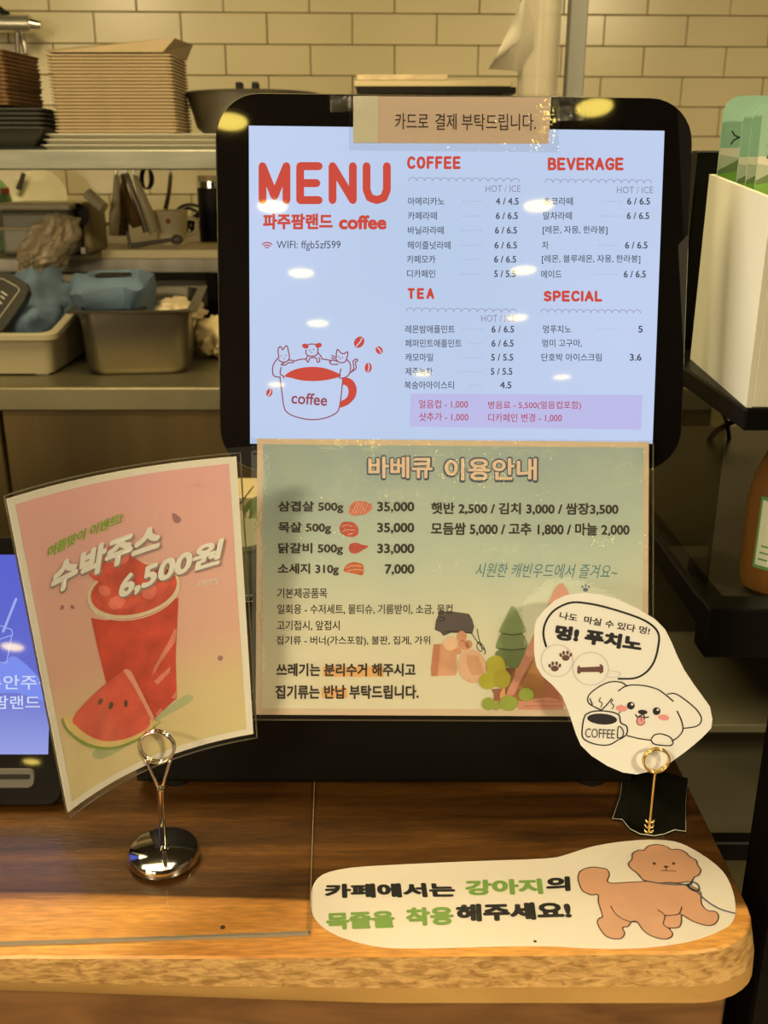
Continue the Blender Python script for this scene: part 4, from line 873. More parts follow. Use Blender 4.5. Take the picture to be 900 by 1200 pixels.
strokes(TB, 'drawn_straw', [[(19, 702), (4, 740)]], 3, WT2, tsc, .0004, 0); strokes(TB, 'drawn_cup', [[(-14, 738), (0, 733), (14, 738), (15, 744), (0, 749), (-14, 744)], [(-13, 744), (-10, 775), (8, 777), (14, 745)]], 1.2, WT2, tsc, .0004, 0)
bm = BM(); a = TB.inv(-60, 912); b = TB.inv(42, 912)
mmx = Matrix((TB.U, TB.V, TB.N)).transposed()
slab_uv(TB, 'card_slot', [(rr_uv(a.x, b.x, a.y-.008, a.y+.008, .006, 4), .0001), (rr_uv(a.x+.001, b.x-.001, a.y-.007, a.y+.007, .005, 4), .002)], mat('grey_plastic', (.10, .09, .075), .4), tb, smooth=True, label='grey recessed card slot')
slab_uv(TB, 'card_slot', [(rr_uv(a.x+.004, b.x-.004, a.y-.0005, a.y+.0035, .0015, 3), .0015), (rr_uv(a.x+.004, b.x-.004, a.y-.0005, a.y+.0035, .0015, 3), .0023)], BLACKPL, tb)
bm = BM(); box2(bm, (O_.x-.27, O_.y+.02, 1.0), (O_.x-.03, O_.y+.12, 1.012), .003); mk('foot', bm, BLACKPL, tb)
bm = BM(); loft(bm, [rr3((O_.x-.15, O_.y+.085), .12, .05, .01, 1.01), rr3((O_.x-.15, O_.y+.075), .10, .03, .01, 1.07)]); mk('stand', bm, BLACKPL, tb, smooth=True)

# ================================================================== CARD BOX ON THE DISPLAY CASE
WBOX = mat('cream_card_box', (.84, .84, .74), .55, var=.04, vscale=6)
zt, zb = 1.484, 1.332
cb = thing('card_box', 'white open box of green cards on top of the black glass case', 'box', (.36, .80, zb))
bm = BM(); xa, xb, ya, yb = .2555, .46, .667, .85
bm.free(); zn = 1.470
for xx, sl in ((xa-.004, .0150), (xb, 0)):
    bm = BM(); loft(bm, [[(xx, ya, zb), (xx+sl, yb, zb), (xx+sl, yb, zt), (xx, ya, zn)], [(xx+.004, ya, zb), (xx+sl+.004, yb, zb), (xx+sl+.004, yb, zt), (xx+.004, ya, zn)]]); mk('side_panel', bm, WBOX, cb)
for nm, A, B in (('front_panel', (xa, ya, zb), (xb, ya+.004, zn)), ('back_panel', (xa+.015, yb-.004, zb), (xb, yb, zt)), ('bottom_panel', (xa+.015, ya+.004, zb), (xb, yb-.004, zb+.004))):
    bm = BM(); box2(bm, A, B, .0008); mk(nm, bm, WBOX, cb)
CT_ = mat('card_teal', (.32, .54, .42), .35, var=.08, vscale=12); CW = mat('card_cloud', (.78, .74, .62), .4); CG1 = mat('card_mountain', (.16, .24, .10), .4); CG2 = mat('card_grass', (.20, .42, .06), .4, var=.15, vscale=60); CG3 = mat('card_slope', (.48, .54, .42), .4); CE = mat('card_edge', (.46, .72, .60), .4)
descs = ['rearmost green landscape card standing in the white box', 'second green landscape card from the back of the white box', 'third green landscape card from the back of the white box', 'front green landscape card standing in the white box']
for k, (yc, xc) in enumerate(((.838, .2700), (.812, .2775), (.790, .2770), (.768, .2765))):
    h = .206 if k == 0 else .199
    cdg = thing('landscape_card', descs[k], 'card', (xc+.05, yc, zb+.005), 'green landscape cards in the white box')
    CS = Plane((xc, yc, zb+.005), (1, 0, 0), (0, .02, 1)); wd = .105
    slab_uv(CS, 'card', [(rr_uv(0, wd, 0, h, .014), -.0012), (rr_uv(0, wd, 0, h, .014), 0)], CT_, cdg)
    def cp(n, pts, m, w_):
        flat(CS, n, uvbm(CS, tess([Vector(p) for p in pts]), w_), m, cdg)
    b0 = h-.047
    cp('printed_cloud', [(0, b0-.02), (wd, b0-.02), (wd, b0+.010), (.07, b0+.012), (.045, b0+.007), (.034, b0+.013), (.022, b0+.012), (.014, b0+.008), (0, b0+.008)], CW, .0001)
    cp('printed_slope', [(0, b0-.03), (wd, b0-.03), (wd, b0+.0), (.03, b0+.0), (.013, b0+.001), (0, b0+.003)], CG3, .0002)
    cp('printed_mountain', [(0, b0-.03), (wd, b0-.03), (wd, b0+.004), (.06, b0+.005), (.032, b0-.003), (.021, b0+.003), (.012, b0-.003), (0, b0-.009)], CG1, .0003)
    cp('printed_grass', [(0, 0.003), (wd, .003), (wd, b0-.007), (.04, b0-.008), (.02, b0-.009), (0, b0-.012)], CG2, .0004)
    if k in (0, 3):
        T = []
        e0 = (.0155, h-.031) if k == 0 else (.0135, h-.035)
        for L in ([(-.007, .0045), (-.005, .0015), (-.001, 0)], [(-.007, -.0050), (-.005, -.002), (-.001, 0)]):
            T += stroke_tris([Vector((e0[0]+a, e0[1]+b)) for a, b in L], .0011)
        bm = BM()
        for t in T: bm.faces.new([bm.verts.new(CS.pos(p.x, p.y, .0006)) for p in t])
        flat(CS, 'printed_mark', bm, mat('card_ink', (.02, .03, .02), .4), cdg)
        flat(CS, 'printed_mark', uvbm(CS, tess([Vector((e0[0]+.0025+.0028*math.cos(a), e0[1]+.0028*math.sin(a))) for a in [math.pi*j/8 for j in range(16)]]), .0006), mat('card_mark_grey', (.25, .36, .26), .4), cdg)
        flat(CS, 'printed_mark', uvbm(CS, tess([Vector((e0[0]+.0025+.0020*math.cos(a), e0[1]+.0013*math.sin(a))) for a in [math.pi*j/8 for j in range(16)]]), .0008), mat('card_ink', (.02, .03, .02), .4), cdg)

# ================================================================== BLACK GLASS DISPLAY CASE
dc = thing('display_case', 'black framed glass display case standing to the right of the counter', 'display case', (.45, .95, 0))
GLS = film_mat('case_glass', .02, 0, 0, refl=.8, tint=(.72, .72, .62))
X0c, X1c = .263, .85
FB = BLACKMET
def fbar(a, b, nm='frame_bar', m=FB, lab=None):
    bm = BM(); box2(bm, a, b, .0015); mk(nm, bm, m, dc, label=lab)
fbar((X0c, .714, 1.308), (X1c, 1.40, 1.330), 'top_panel'); fbar((.250, .664, 1.316), (X1c, .90, 1.3318), 'top_mat')
fbar((X0c, .722, 1.108), (X1c, .750, 1.152)); fbar((X0c, .750, 1.126), (.285, 1.40, 1.150))
fbar((X1c-.02, .722, 1.15), (X1c, .744, 1.31)); fbar((X0c, 1.38, 0), (.29, 1.40, 1.31)); fbar((X1c-.02, 1.38, 0), (X1c, 1.40, 1.31))
fbar((X0c, .722, 0), (.279, .738, .925)); fbar((X1c-.02, .722, 0), (X1c, .738, 1.11))
fbar((X0c, .738, .905), (.283, 1.38, .930)); fbar((.283, .722, .905), (X1c, .738, .925))
fbar((.272, .905, 1.33), (.60, .965, 1.503), 'rear_upstand')
SHG = mat('case_shelf_olive', (.20, .18, .11), .6, var=.1)
fbar((.285, .752, 1.128), (X1c-.02, 1.38, 1.136), 'shelf', mat('case_shelf_dark', (.035, .03, .022), .3))
fbar((.283, .76, .60), (X1c-.02, 1.37, .612), 'shelf', SHG)
fbar((.283, 1.1, .80), (X1c-.02, 1.37, .812), 'shelf', SHG)
for (a, b, nm) in (((X0c+.004, .752, 1.152), (X0c+.007, 1.38, 1.308), 'glass_side'), ((X0c+.004, .738, .02), (X0c+.007, 1.38, .905), 'glass_side'), ((.285, .726, .02), (X1c-.02, .729, .905), 'glass_front')):
    bm = BM(); box2(bm, a, b); mk(nm, bm, GLS, dc)
GP = mat('case_back_pale', (.15, .135, .085), .5, var=.08)
fbar((.29, 1.385, 0), (X1c-.02, 1.395, 1.12), 'back_panel', GP)
# black post of the neighbouring rack
bm = BM(); box2(bm, (.2855, .590, 0), (.345, .640, 2.0), .002)
mk('rack_post', bm, BLACKMET, None, 'thick black square post standing right of the rounded counter corner', 'post', loc=(.31, .61, 0))
# juice bottle in the case
btl = thing('juice_bottle', 'brown juice bottle with white and green label inside the black glass case', 'bottle', (.335, .80, 1.136))
bx, by, bz = .3455, .80, 1.1362
BR_ = mat('brown_juice', (.17, .075, .02), .25, coat=.3)
bm = BM(); lathe(bm, (bx, by, bz), [(0, 0), (.022, 0), (.029, .006), (.031, .02), (.031, .085), (.028, .105), (.016, .135), (.0135, .150), (0, .150)], 32); mk('body', bm, BR_, btl, smooth=True)
bm = BM(); lathe(bm, (bx, by, bz), [(.0155, .150), (.0155, .165), (0, .165)], 24); mk('cap', bm, mat('green_cap', (.05, .16, .07), .4), btl, smooth=True)
def wrap(z0, z1, a0, a1, r, m, nm):
    bm = BM(); n = 14
    v = [[bm.verts.new((bx+r*math.sin(a0+(a1-a0)*i/n), by-r*math.cos(a0+(a1-a0)*i/n), bz+z)) for z in (z0, z1)] for i in range(n+1)]
    for i in range(n): bm.faces.new((v[i][0], v[i+1][0], v[i+1][1], v[i][1]))
    mk(nm, bm, m, btl, smooth='all')
LG_ = mat('label_green', (.10, .28, .10), .5); LW_ = mat('label_white', (.62, .66, .55), .5)
wrap(.028, .092, -1.05, 1.05, .0314, LG_, 'label_border'); wrap(.031, .089, -.98, .98, .0317, LW_, 'label')
for k in range(3): wrap(.036+.006*k, .0375+.006*k, -.9+.02*k, -.65+.05*k, .0319, LG_, 'label_print')
wrap(.060, .066, -.55, -.35, .0319, mat('label_dark', (.03, .05, .03), .5), 'label_print')
# cabinets of the kitchen floor seen through and beside the case
kc = thing('pale_cabinet', 'pale low kitchen cabinet behind the black glass case', 'cabinet', (.9, 1.85, 0))
PCB = mat('pale_cabinet_front', (.34, .30, .19), .5, var=.08); DKG_ = mat('cabinet_shadow_gap', (.03, .025, .018), .7)
bm = BM(); box2(bm, (.42, 1.83, 0), (1.6, 2.2, 1.10)); mk('carcass', bm, DKG_, kc)
xs = [.425, .56, .62, .745, .84, 1.0, 1.2, 1.55]
for i in range(0, 7, 1):
    if i in (1,): continue
    for z0_, z1_ in ((.30, .60), (.615, .885), (.905, .985), (1.0, 1.09)):
        bm = BM(); box2(bm, (xs[i]+.004, 1.815, z0_), (xs[i+1]-.004, 1.83, z1_), .002); mk('door', bm, PCB, kc)
bm = BM(); box2(bm, (.42, 1.79, .888), (1.6, 1.812, .902), .002); mk('rail', bm, BLACKMET, kc)
bm = BM(); tube(bm, crs([at(*p, 1.30) for p in ((890, 488), (862, 493), (835, 510), (828, 535), (838, 545), (852, 540))], 5), .004, 8); mk('cable', bm, BLACKPL, dc, smooth='all', label='loose thin black cable')
bm = BM(); tube(bm, crs([at(*p, 1.31) for p in ((805, 440), (830, 462), (850, 490), (853, 530), (830, 545), (808, 560))], 5), .003, 8); mk('cable', bm, BLACKPL, dc, smooth='all', label='loose thin black cable')

# ================================================================== BEHIND THE SIGNS: BACK WORKTOP WITH TUBS
bt = thing('green_box', 'printed carton with leafy green picture behind the juice poster', 'box', (-.19, 1.36, .8805))
kw = thing('low_back_counter', 'dark low back counter behind the serving counter', 'counter', (-.3, 1.30, 0))
bm = BM(); box2(bm, (-1.3, 1.04, .85), (.22, 1.56, .88), .003); mk('worktop', bm, mat('dark_worktop', (.05, .04, .03), .4), kw)
bm = BM(); box2(bm, (-1.28, 1.06, 0), (.20, 1.54, .85)); mk('body', bm, mat('dark_laminate', (.04, .032, .025), .6), kw)
bm = BM(); box2(bm, (-.27, 1.33, .8805), (-.12, 1.42, 1.045), .002); mk('body', bm, mat('box_cream', (.55, .46, .26), .5), bt)
G_ = [mat('leaf_print', (.16, .24, .05), .5, var=.3, vscale=60), mat('leaf_print_light', (.35, .42, .12), .5, var=.2, vscale=60), mat('petal_print', (.75, .68, .45), .5)]
BP = Plane((-.27, 1.3296, .8805), (1, 0, 0), (0, 0, 1))
shape(BP, 'printed_leaf', [(282, 600), (290, 588), (305, 578), (312, 590), (310, 640), (285, 640)], G_[0], bt, .0004)
shape(BP, 'printed_leaf', [(290, 612), (300, 600), (306, 625), (296, 630)], G_[1], bt, .0006)
shape(BP, 'printed_petal', [(270, 600), (284, 598), (288, 608), (283, 618), (270, 620)], G_[2], bt, .0006); shape(BP, 'printed_petal', [(288, 602), (293, 596), (292, 606), (289, 610)], G_[2], bt, .0008)
strokes(BP, 'printed_stem', [[(281, 590), (297, 570)], [(283, 620), (294, 611)]], 1.6, INK, bt, .001)
bt2 = thing('black_tub', 'small black lidded tub between juice poster and barbecue sheet', 'tub', (-.14, 1.14, .8805))
bm = BM(); loft(bm, [rr3((-.165, 1.14), .13, .10, .015, .8805), rr3((-.165, 1.14), .15, .115, .018, 1.018)]); mk('body', bm, BLACKPL, bt2, smooth=True)
bm = BM(); loft(bm, [rr3((-.165, 1.14), .158, .122, .02, 1.018), rr3((-.165, 1.14), .158, .122, .02, 1.024)]); mk('lid', bm, BLACKPL, bt2, smooth=True)
bt3 = thing('clear_tub', 'clear plastic tub with printed lid standing on the black cash drawer', 'tub', (-.155, .90, 1.0925))
CLP = mat('cloudy_plastic', (.20, .21, .14), .25, spec=.6)
bm = BM(); loft(bm, [rr3((-.158, .90), .06, .06, .01, 1.0925), rr3((-.158, .90), .075, .075, .014, 1.145), rr3((-.158, .90), .079, .079, .015, 1.147), rr3((-.158, .90), .079, .079, .015, 1.152)]); mk('body', bm, CLP, bt3, smooth=True)
TP = Plane((-.2, .8615, 1.0925), (1, 0, 0), (0, -.12, 1))
for k in range(5): strokes(TP, 'printed_line', [[(285, 697+7*k), (296, 697+7*k)]], 1.0, mat('tub_print', (.5, .5, .35), .5), bt3, .001, 0)

# ================================================================== KITCHEN: WALL SHELF AND WHAT IS ON IT
ws = thing('wall_shelf', 'long brushed steel shelf on a steel post across the tiled wall', 'shelf', (-.4, 2.15, 1.5))
zs0, zs1 = 1.4835, 1.5205
STW = mat('shelf_steel', (.25, .25, .21), .42, .8, var=.18, vscale=5, stretch=(1.2, 1, 8))
bm = BM(); box2(bm, (-1.5, 2.0, zs0), (.372, 2.04, zs1), .003, 2); mk('front_lip', bm, STW, ws)
bm = BM(); box2(bm, (-1.5, 2.035, zs1-.006), (.372, 2.50, zs1), .001); mk('board', bm, STEEL, ws)
for px in (675,):
    p = at(px, 50, 2.0)
    bm = BM(); box2(bm, (p.x-.0165, 1.985, 1.1135), (p.x+.0165, 2.018, 2.3), .002); mk('post', bm, mat('grey_post', (.30, .30, .28), .5, .3), ws)
zsh = zs1+.0005
# stack of kraft containers
KR = mat('kraft_card', (.48, .37, .23), .75, var=.06, vscale=20)
def carton(name, label, group, c, w, d, h, m, taper=.9, rim=.0055, rz=0):
    t = thing(name, label, 'food container', (c[0], c[1], c[2]), group)
    bm = BM(); n = 2
    loft(bm, [rr3(c, w*taper, d*taper, .006, c[2], rz, n), rr3(c, w-.006, d-.006, .008, c[2]+h-.002, rz, n), rr3(c, w, d, .010, c[2]+h-.0024, rz, n), rr3(c, w, d, .010, c[2]+h, rz, n), rr3(c, w-.005, d-.005, .008, c[2]+h, rz, n), rr3(c, (w-.006)*taper, (d-.006)*taper, .006, c[2]+.0015+h*.5, rz, n)])
    mk('tray', bm, m, t)
    return t
pl = at(62, 155, 2.05); prr = at(204, 155, 2.05)
wS = prr.x-pl.x+.012
cxs = (pl.x+prr.x)/2
z_tr = zsh
TRM = mat('pale_metal_tray', (.48, .46, .38), .4, .6)
labs = ['lowest pale metal tray under the kraft container stack', 'middle pale metal tray under the kraft container stack', 'top pale metal tray under the kraft container stack']
for k in range(3):
    t = thing('flat_tray', labs[k], 'tray', (cxs+.05, 2.16, z_tr+k*.0098), 'pale trays under the kraft stack')
    z = z_tr+k*.0098
    bm = BM(); W_ = .48-.012*k; loft(bm, [rr3((cxs+.10, 2.17), W_-.010, .26, .01, z), rr3((cxs+.10, 2.17), W_-.002, .272, .012, z+.007), rr3((cxs+.10, 2.17), W_+.006, .276, .014, z+.007), rr3((cxs+.10, 2.17), W_+.006, .276, .014, z+.009), rr3((cxs+.10, 2.17), W_-.01, .26, .012, z+.009), rr3((cxs+.10, 2.17), W_-.035, .235, .01, z+.0035)]); mk('tray', bm, TRM, t)
zk = z_tr+3*.0098
pitch = (at(130, 63, 2.05).z-zk)/23.0
words = 'lowest|second|third|fourth|fifth|sixth|seventh|eighth|ninth|tenth|eleventh|twelfth|thirteenth|fourteenth|fifteenth|sixteenth|seventeenth|eighteenth|nineteenth|twentieth|twenty-first|twenty-second|topmost flat'.split('|')
k0 = None
for k in range(23):
    sx = .0021*(k-11)*-.55; sx = -(k/22)*.004+.002
    lab = '%s kraft food container%s of the tall stack on the steel shelf' % (words[k], '' if k in (0, 22) else ' from the bottom')
    if k0 is None:
        k0 = carton('kraft_container', lab, 'kraft food containers in the tall stack', (cxs+.003, 2.05+.085, zk), wS-.006, .16, pitch*1.0, KR, .94)
    else: clone(k0, None, (sx+random.uniform(-.0008, .0008), random.uniform(-.001, .001), pitch*k), 0, lab)
tl_ = at(68, 60, 2.06); tr_ = at(180, 48, 2.06)
# askew open container on top
zz0 = zk+23*pitch+pitch*.5
cxl = cxs-.012
t = thing('kraft_container', 'open kraft container lying askew on top of the tall stack', 'food container', (cxl, 2.14, zz0), 'kraft food containers in the tall stack')
bm = BM()
A = [Vector((pl.x+.004, 2.052, zz0)), Vector((prr.x-.012, 2.052, zz0)), Vector((prr.x+.004, 2.21, zz0)), Vector((pl.x+.01, 2.21, zz0))]
B = [Vector((pl.x+.002, 2.050, zz0+.004)), Vector((at(205, 48, 2.05).x, 2.050, zz0+.024)), Vector((at(226, 52, 2.2).x, 2.20, zz0+.028)), Vector((pl.x, 2.22, zz0+.006))]
B2 = [b+Vector((.004 if i in (0, 3) else -.004, .004 if i < 2 else -.004, 0)) for i, b in enumerate(B)]
A2 = [a+Vector((.006 if i in (0, 3) else -.006, .006 if i < 2 else -.006, .003)) for i, a in enumerate(A)]
loft(bm, [A, B, B2, A2]); mk('tray', bm, KR, t)
# steel pan with clips behind it
sp_ = thing('steel_pan', 'dull steel pan on the shelf between kraft stack and menu screen', 'pan', (-.22, 2.22, zk))
ce = at(285, 150, 2.2)
bm = BM(); lathe(bm, (ce.x+.02, 2.22, zk), [(0, 0), (.10, 0), (.118, .015), (.135, .077), (.142, .081), (.138, .083), (.130, .077), (.112, .020), (0, .010)], 48); mk('body', bm, STEELD, sp_, smooth=True)
for px in (279, 298):
    p = at(px, 104, 2.10); bm = BM(); box(bm, (p.x, 2.125, zsh+.119), (.013, .03, .016), None, .003, 2); mk('clip', bm, BLACKPL, sp_)
# papers behind the top of the menu screen
for k, (x0_, x1_, ya_, yb_, m_, lab) in enumerate(((418, 605, 101, 107, BLACKPL, 'flat black tray lying above the middle of the menu screen'), (415, 600, 95, 100, mat('cream_board', (.62, .52, .32), .6), 'cream board lying on the flat black tray above the screen'), (418, 525, 88, 94, mat('worn_card', (.66, .52, .34), .7, var=.2, vscale=30), 'worn tan card lying on the cream board above the screen'))):
    a, b = at(x0_, yb_+(2 if k == 0 else 0), 2.08), at(x1_, ya_, 2.08)
    z0_ = zsh+[.103, .116, .127][k]; 
    bm = BM(); box2(bm, (a.x, 2.08, z0_), (b.x, 2.30, z0_+[.012, .0105, .010][k]), .001)
    mk(['flat_tray', 'board', 'card'][k], bm, m_, None, lab, ['tray', 'board', 'card'][k], loc=((a.x+b.x)/2, 2.19, z0_))
bm = BM(); a, b = at(430, 110, 2.09), at(590, 110, 2.09); box2(bm, (a.x, 2.09, zsh), (b.x, 2.29, zsh+.1025), .004)
mk('storage_box', bm, mat('dull_box', (.30, .24, .15), .6), None, 'dull brown storage box under the flat black tray on the shelf', 'box', loc=(.05, 2.19, zsh))
# hanging plastic film roll
pf = thing('plastic_film', 'hanging clear plastic film roll beside the steel shelf post', 'plastic film', (.27, 1.95, 1.7))
PFM = film_mat('milky_film', .25, .8, 6, 60, 9, refl=.9, tint=(.86, .84, .78))
PFW = mat('milky_plastic', (.62, .56, .44), .3, spec=.6, alpha=.62, bump=.5, bscale=14, stretch=(1, 1, .15))
bm = BM(); a = at(625, 40, 1.95); r = bmesh.ops.create_cone(bm, cap_ends=False, segments=40, radius1=.034, radius2=.036, depth=.62, matrix=Matrix.Translation((at(634, 40, 1.96).x, 1.96, 1.86)))
for v in bm.verts:
    an = math.atan2(v.co.y-1.96, v.co.x-a.x); k = 1+.12*math.sin(an*5); v.co.x = a.x+.02+(v.co.x-a.x-.02)*k
mk('roll', bm, PFW, pf, smooth='all')
bm = BM(); fl_ = [(618, -12), (606, 12), (594, 38), (584, 60), (574, 78), (572, 81), (590, 82), (612, 84), (628, 60), (634, 20), (636, -12)]
P_ = [at(x, y, 1.94+.01*math.sin(i*1.3)) for i, (x, y) in enumerate(fl_)]
ctr = at(610, 45, 1.925)
cv = bm.verts.new(ctr); vs = [bm.verts.new(p) for p in P_]
for i in range(len(vs)): bm.faces.new((cv, vs[i], vs[(i+1) % len(vs)]))
mk('loose_flap', bm, mat('grey_film', (.42, .38, .30), .35, alpha=.75), pf, smooth='all', label='loose greyish flap of film')
# dark containers on the left of the shelf
BRN_ = mat('brown_board', (.15, .075, .025), .7, var=.2, vscale=30)
pb = at(36, 130, 2.05)
k0 = None
hb = (at(20, 72, 2.05).z-at(20, 130, 2.05).z)/12
zb0 = zsh+.081
ws_ = words
for k in range(13):
    lab = '%s brown board container%s of the stack at the shelf end' % (words[k] if k < 12 else 'topmost', '' if k in (0, 12) else ' from the bottom')
    c_ = (pb.x-.146, 2.05+.08, zb0+hb*k)
    if k0 is None: k0 = carton('brown_container', lab, 'brown board containers stacked at the left shelf end', c_, .24, .17, hb*1.25, BRN_, .97, rz=-.10)
    else: clone(k0, None, (random.uniform(-.002, .002), 0, hb*k), None, lab)
BK_ = mat('black_container', (.030, .028, .020), .4)
pb2 = at(54, 126, 2.03); k0 = None
for k in range(5):
    lab = '%s black plastic container%s of the short stack under the brown ones' % (('lowest', 'second', 'middle', 'fourth', 'topmost')[k], ' from the bottom' if k in (1, 3) else '')
    c_ = (pb2.x-.147, 2.03+.09, zsh+.006+k*.0085)
    if k0 is None: k0 = carton('black_container', lab, 'black plastic containers under the brown ones', c_, .27, .17, .035, BK_, .80, rz=.05)
    else: clone(k0, None, (0, 0, k*.0085), None, lab)
bm = BM(); box2(bm, (pb2.x-.26, 2.04, zsh), (pb2.x+.012, 2.22, zsh+.005), .001); mk('flat_tray', bm, BLACKPL, None, 'thin black tray under the black plastic containers', 'tray', loc=(pb2.x-.13, 2.13, zsh))
# chrome wall tap
FAU = mat('worn_chrome', (.70, .66, .56), .28, .8)
tp = thing('wall_faucet', 'chrome tap bracket with pipe on the tiles at top left', 'tap', (-.95, 2.78, 1.80))
bm = BM(); cyl(bm, at(-40, 27, 2.78), at(36, 28, 2.78), .021, .021, 20); mk('pipe', bm, FAU, tp, smooth=True)
bm = BM(); cyl(bm, at(36, 28, 2.78), at(48, 30, 2.78), .014, .010, 16); mk('nozzle', bm, CHROME, tp, smooth=True)
bm = BM(); cyl(bm, at(20, 35, 2.78), at(21, 62, 2.78), .006, .006, 12); mk('stem', bm, STEELD, tp, smooth=True)
bm = BM(); tube(bm, crs([at(24, 38, 2.78), at(28, 50, 2.77), at(31, 64, 2.77)], 4), .007, 8); mk('stem', bm, STEEL, tp, smooth='all')
bm = BM(); tube(bm, crs([at(-8, 5, 2.78), at(2, 13, 2.78), at(10, 18, 2.78)], 4), .008, 8); mk('lever', bm, BLACKPL, tp, smooth='all')

# ================================================================== KITCHEN: BACK WORKTOP
zw = 1.288
bw = thing('back_worktop', 'steel worktop against the tiled wall under the shelf', 'worktop', (-.3, 2.6, 0))
bm = BM(); box2(bm, (-1.6, 2.35, zw-.034), (.6, 2.83, zw), .003, 2); mk('worktop', bm, STEELD, bw)
bm = BM(); box2(bm, (-1.6, 2.42, 0), (.6, 2.82, zw-.034)); mk('body', bm, mat('dark_steel_front', (.10, .09, .075), .5, .6), bw)
for x in (at(248, 330, 2.37).x, -1.0):
    bm = BM(); box2(bm, (x-.012, 2.365, .2), (x+.012, 2.39, zw-.034), .002); mk('leg', bm, BLACKMET, bw)
CREAM = mat('cream_plastic', (.86, .79, .56), .4); CREAMD = mat('cream_board_plastic', (.72, .62, .38), .45)
# cutting board
a, b = at(130, 290, 2.40), at(300, 290, 2.40)
bm = BM(); loft(bm, [[(a.x-.012, 2.36, zw), (b.x, 2.36, zw), (b.x, 2.62, zw), (a.x+.06, 2.62, zw)], [(a.x-.012, 2.36, zw+.018), (b.x, 2.36, zw+.018), (b.x, 2.62, zw+.018), (a.x+.06, 2.62, zw+.018)]])
mk('cutting_board', bm, CREAMD, None, 'thick cream cutting board on the back worktop', 'cutting board', loc=(-.5, 2.5, zw))
zc_ = zw+.0185
# mug
mg = thing('mug', 'white cup with a small red mark on the cream cutting board', 'cup', (-.55, 2.52, zc_))
p = at(202, 280, 2.52)
bm = BM(); lathe(bm, (p.x, 2.52, zc_), [(0, 0), (.030, 0), (.034, .004), (.041, .075), (.043, .082), (.040, .082), (.037, .070), (.030, .008), (0, .006)], 32); mk('body', bm, CREAM, mg, smooth=True)
bm = BM(); q_ = at(197, 259, 2.478); lathe(bm, q_, [(0, -.0), (.006, -.0), (.006, .0015), (0, .0015)], 12, Matrix.Rotation(math.pi/2, 3, 'X')); mk('printed_mark', bm, mat('red_mark', (.5, .08, .04), .5), mg)
bm = BM(); tube(bm, crs([(p.x+.036, 2.52, zc_+.065), (p.x+.062, 2.52, zc_+.058), (p.x+.058, 2.52, zc_+.03), (p.x+.034, 2.52, zc_+.022)], 6), .005, 8); mk('handle', bm, CREAM, mg, smooth='all')
# tamper lying on the board
DKT = mat('dark_tool', (.10, .09, .07), .45, .4)
tm = thing('coffee_spoon', 'dark grey scoop spoon lying across the cream cutting board', 'spoon', (-.6, 2.40, zc_))
a, b = at(153, 290, 2.385), at(200, 276, 2.43); a.z = max(a.z, zc_+.007); b.z = zc_+.018
bm = BM(); cyl(bm, a, b, .006, .005, 12); mk('handle', bm, DKT, tm, smooth=True)
bm = BM(); lump(bm, b+Vector((.014, .004, 0)), (.015, .013, .012), 3, .05, 1, 3); mk('bowl', bm, DKT, tm, smooth='all')
bm = BM(); cyl(bm, a+Vector((0, 0, -.004)), at(149, 271, 2.385), .005, .003, 10); mk('hook', bm, DKT, tm, smooth=True)
# grinder and cable
gr = thing('coffee_grinder', 'black cylindrical grinder with chrome collar beside the menu screen', 'grinder', (-.46, 2.66, zw))
p = at(247, 262, 2.68); gx = p.x+.012
bm = BM(); lathe(bm, (gx, 2.68, zw), [(0, 0), (.042, 0), (.042, .150), (0, .150)], 32); mk('body', bm, BLACKPL, gr, smooth=True)
bm = BM(); lathe(bm, (gx, 2.68, zw), [(.043, .150), (.043, .166), (0, .166)], 32); mk('collar', bm, CHROME, gr, smooth=True)
bm = BM(); lathe(bm, (gx, 2.68, zw), [(.040, .166), (.040, .18), (0, .18)], 32); mk('lid', bm, mat('smoked_lid', (.25, .2, .12), .3), gr, smooth=True)
cbk = thing('cable_coil', 'tangled black cable behind the white cup on the back worktop', 'cable', (-.52, 2.72, zw))
for L in ([(204, 250), (215, 241), (230, 241), (245, 250), (252, 262)], [(212, 248), (222, 244), (236, 254), (228, 268), (220, 262), (232, 250)], [(224, 275), (228, 258), (240, 248)], [(218, 272), (222, 262), (230, 258), (236, 270)]):
    bm = BM(); tube(bm, crs([at(x, y, 2.73) for x, y in L], 5), .004, 8); mk('strand', bm, BLACKPL, cbk, smooth='all')
# utensils hanging under the shelf
WOODU = mat('utensil_wood', (.30, .18, .07), .6, var=.2, vscale=30)
def utensil(name, lab, cat_, pts, rs, m, Y, extra=None):
    t = thing(name, lab, cat_, at(*pts[0], Y), 'utensils hanging under the steel shelf')
    P_ = [at(x, y, Y) for x, y in pts]
    bm = BM(); n = 5; Q = crs(P_, n); R_s = []
    for i in range(len(Q)):
        f = i/n; k = min(int(f), len(rs)-2); R_s.append(rs[k]+(rs[k+1]-rs[k])*(f-k))
    tube(bm, Q, .01, 10, rs=R_s); mk('handle', bm, m, t, smooth='all')
    bm = BM(); p = P_[0]; tube(bm, crs([p, p+Vector((0, 0, .02)), p+Vector((.01, .0, .028))], 4), .003, 8); mk('hook', bm, CHROME, t, smooth='all')
    return t
utensil('rolling_pin', 'white rolling pin hanging leftmost of the utensils', 'rolling pin', [(137, 206), (136, 230), (134, 252), (133, 276)], [.007, .009, .013, .011], CREAM, 2.50)
utensil('ladle_handle', 'white ladle slanting to the right above the cup', 'ladle', [(158, 206), (166, 228), (174, 250), (182, 274)], [.006, .009, .013, .014], CREAM, 2.48)
utensil('wooden_spatula', 'brown wooden spatula hanging between the two white utensils', 'spatula', [(143, 205), (149, 230), (156, 252), (161, 266)], [.005, .008, .018, .012], WOODU, 2.55)
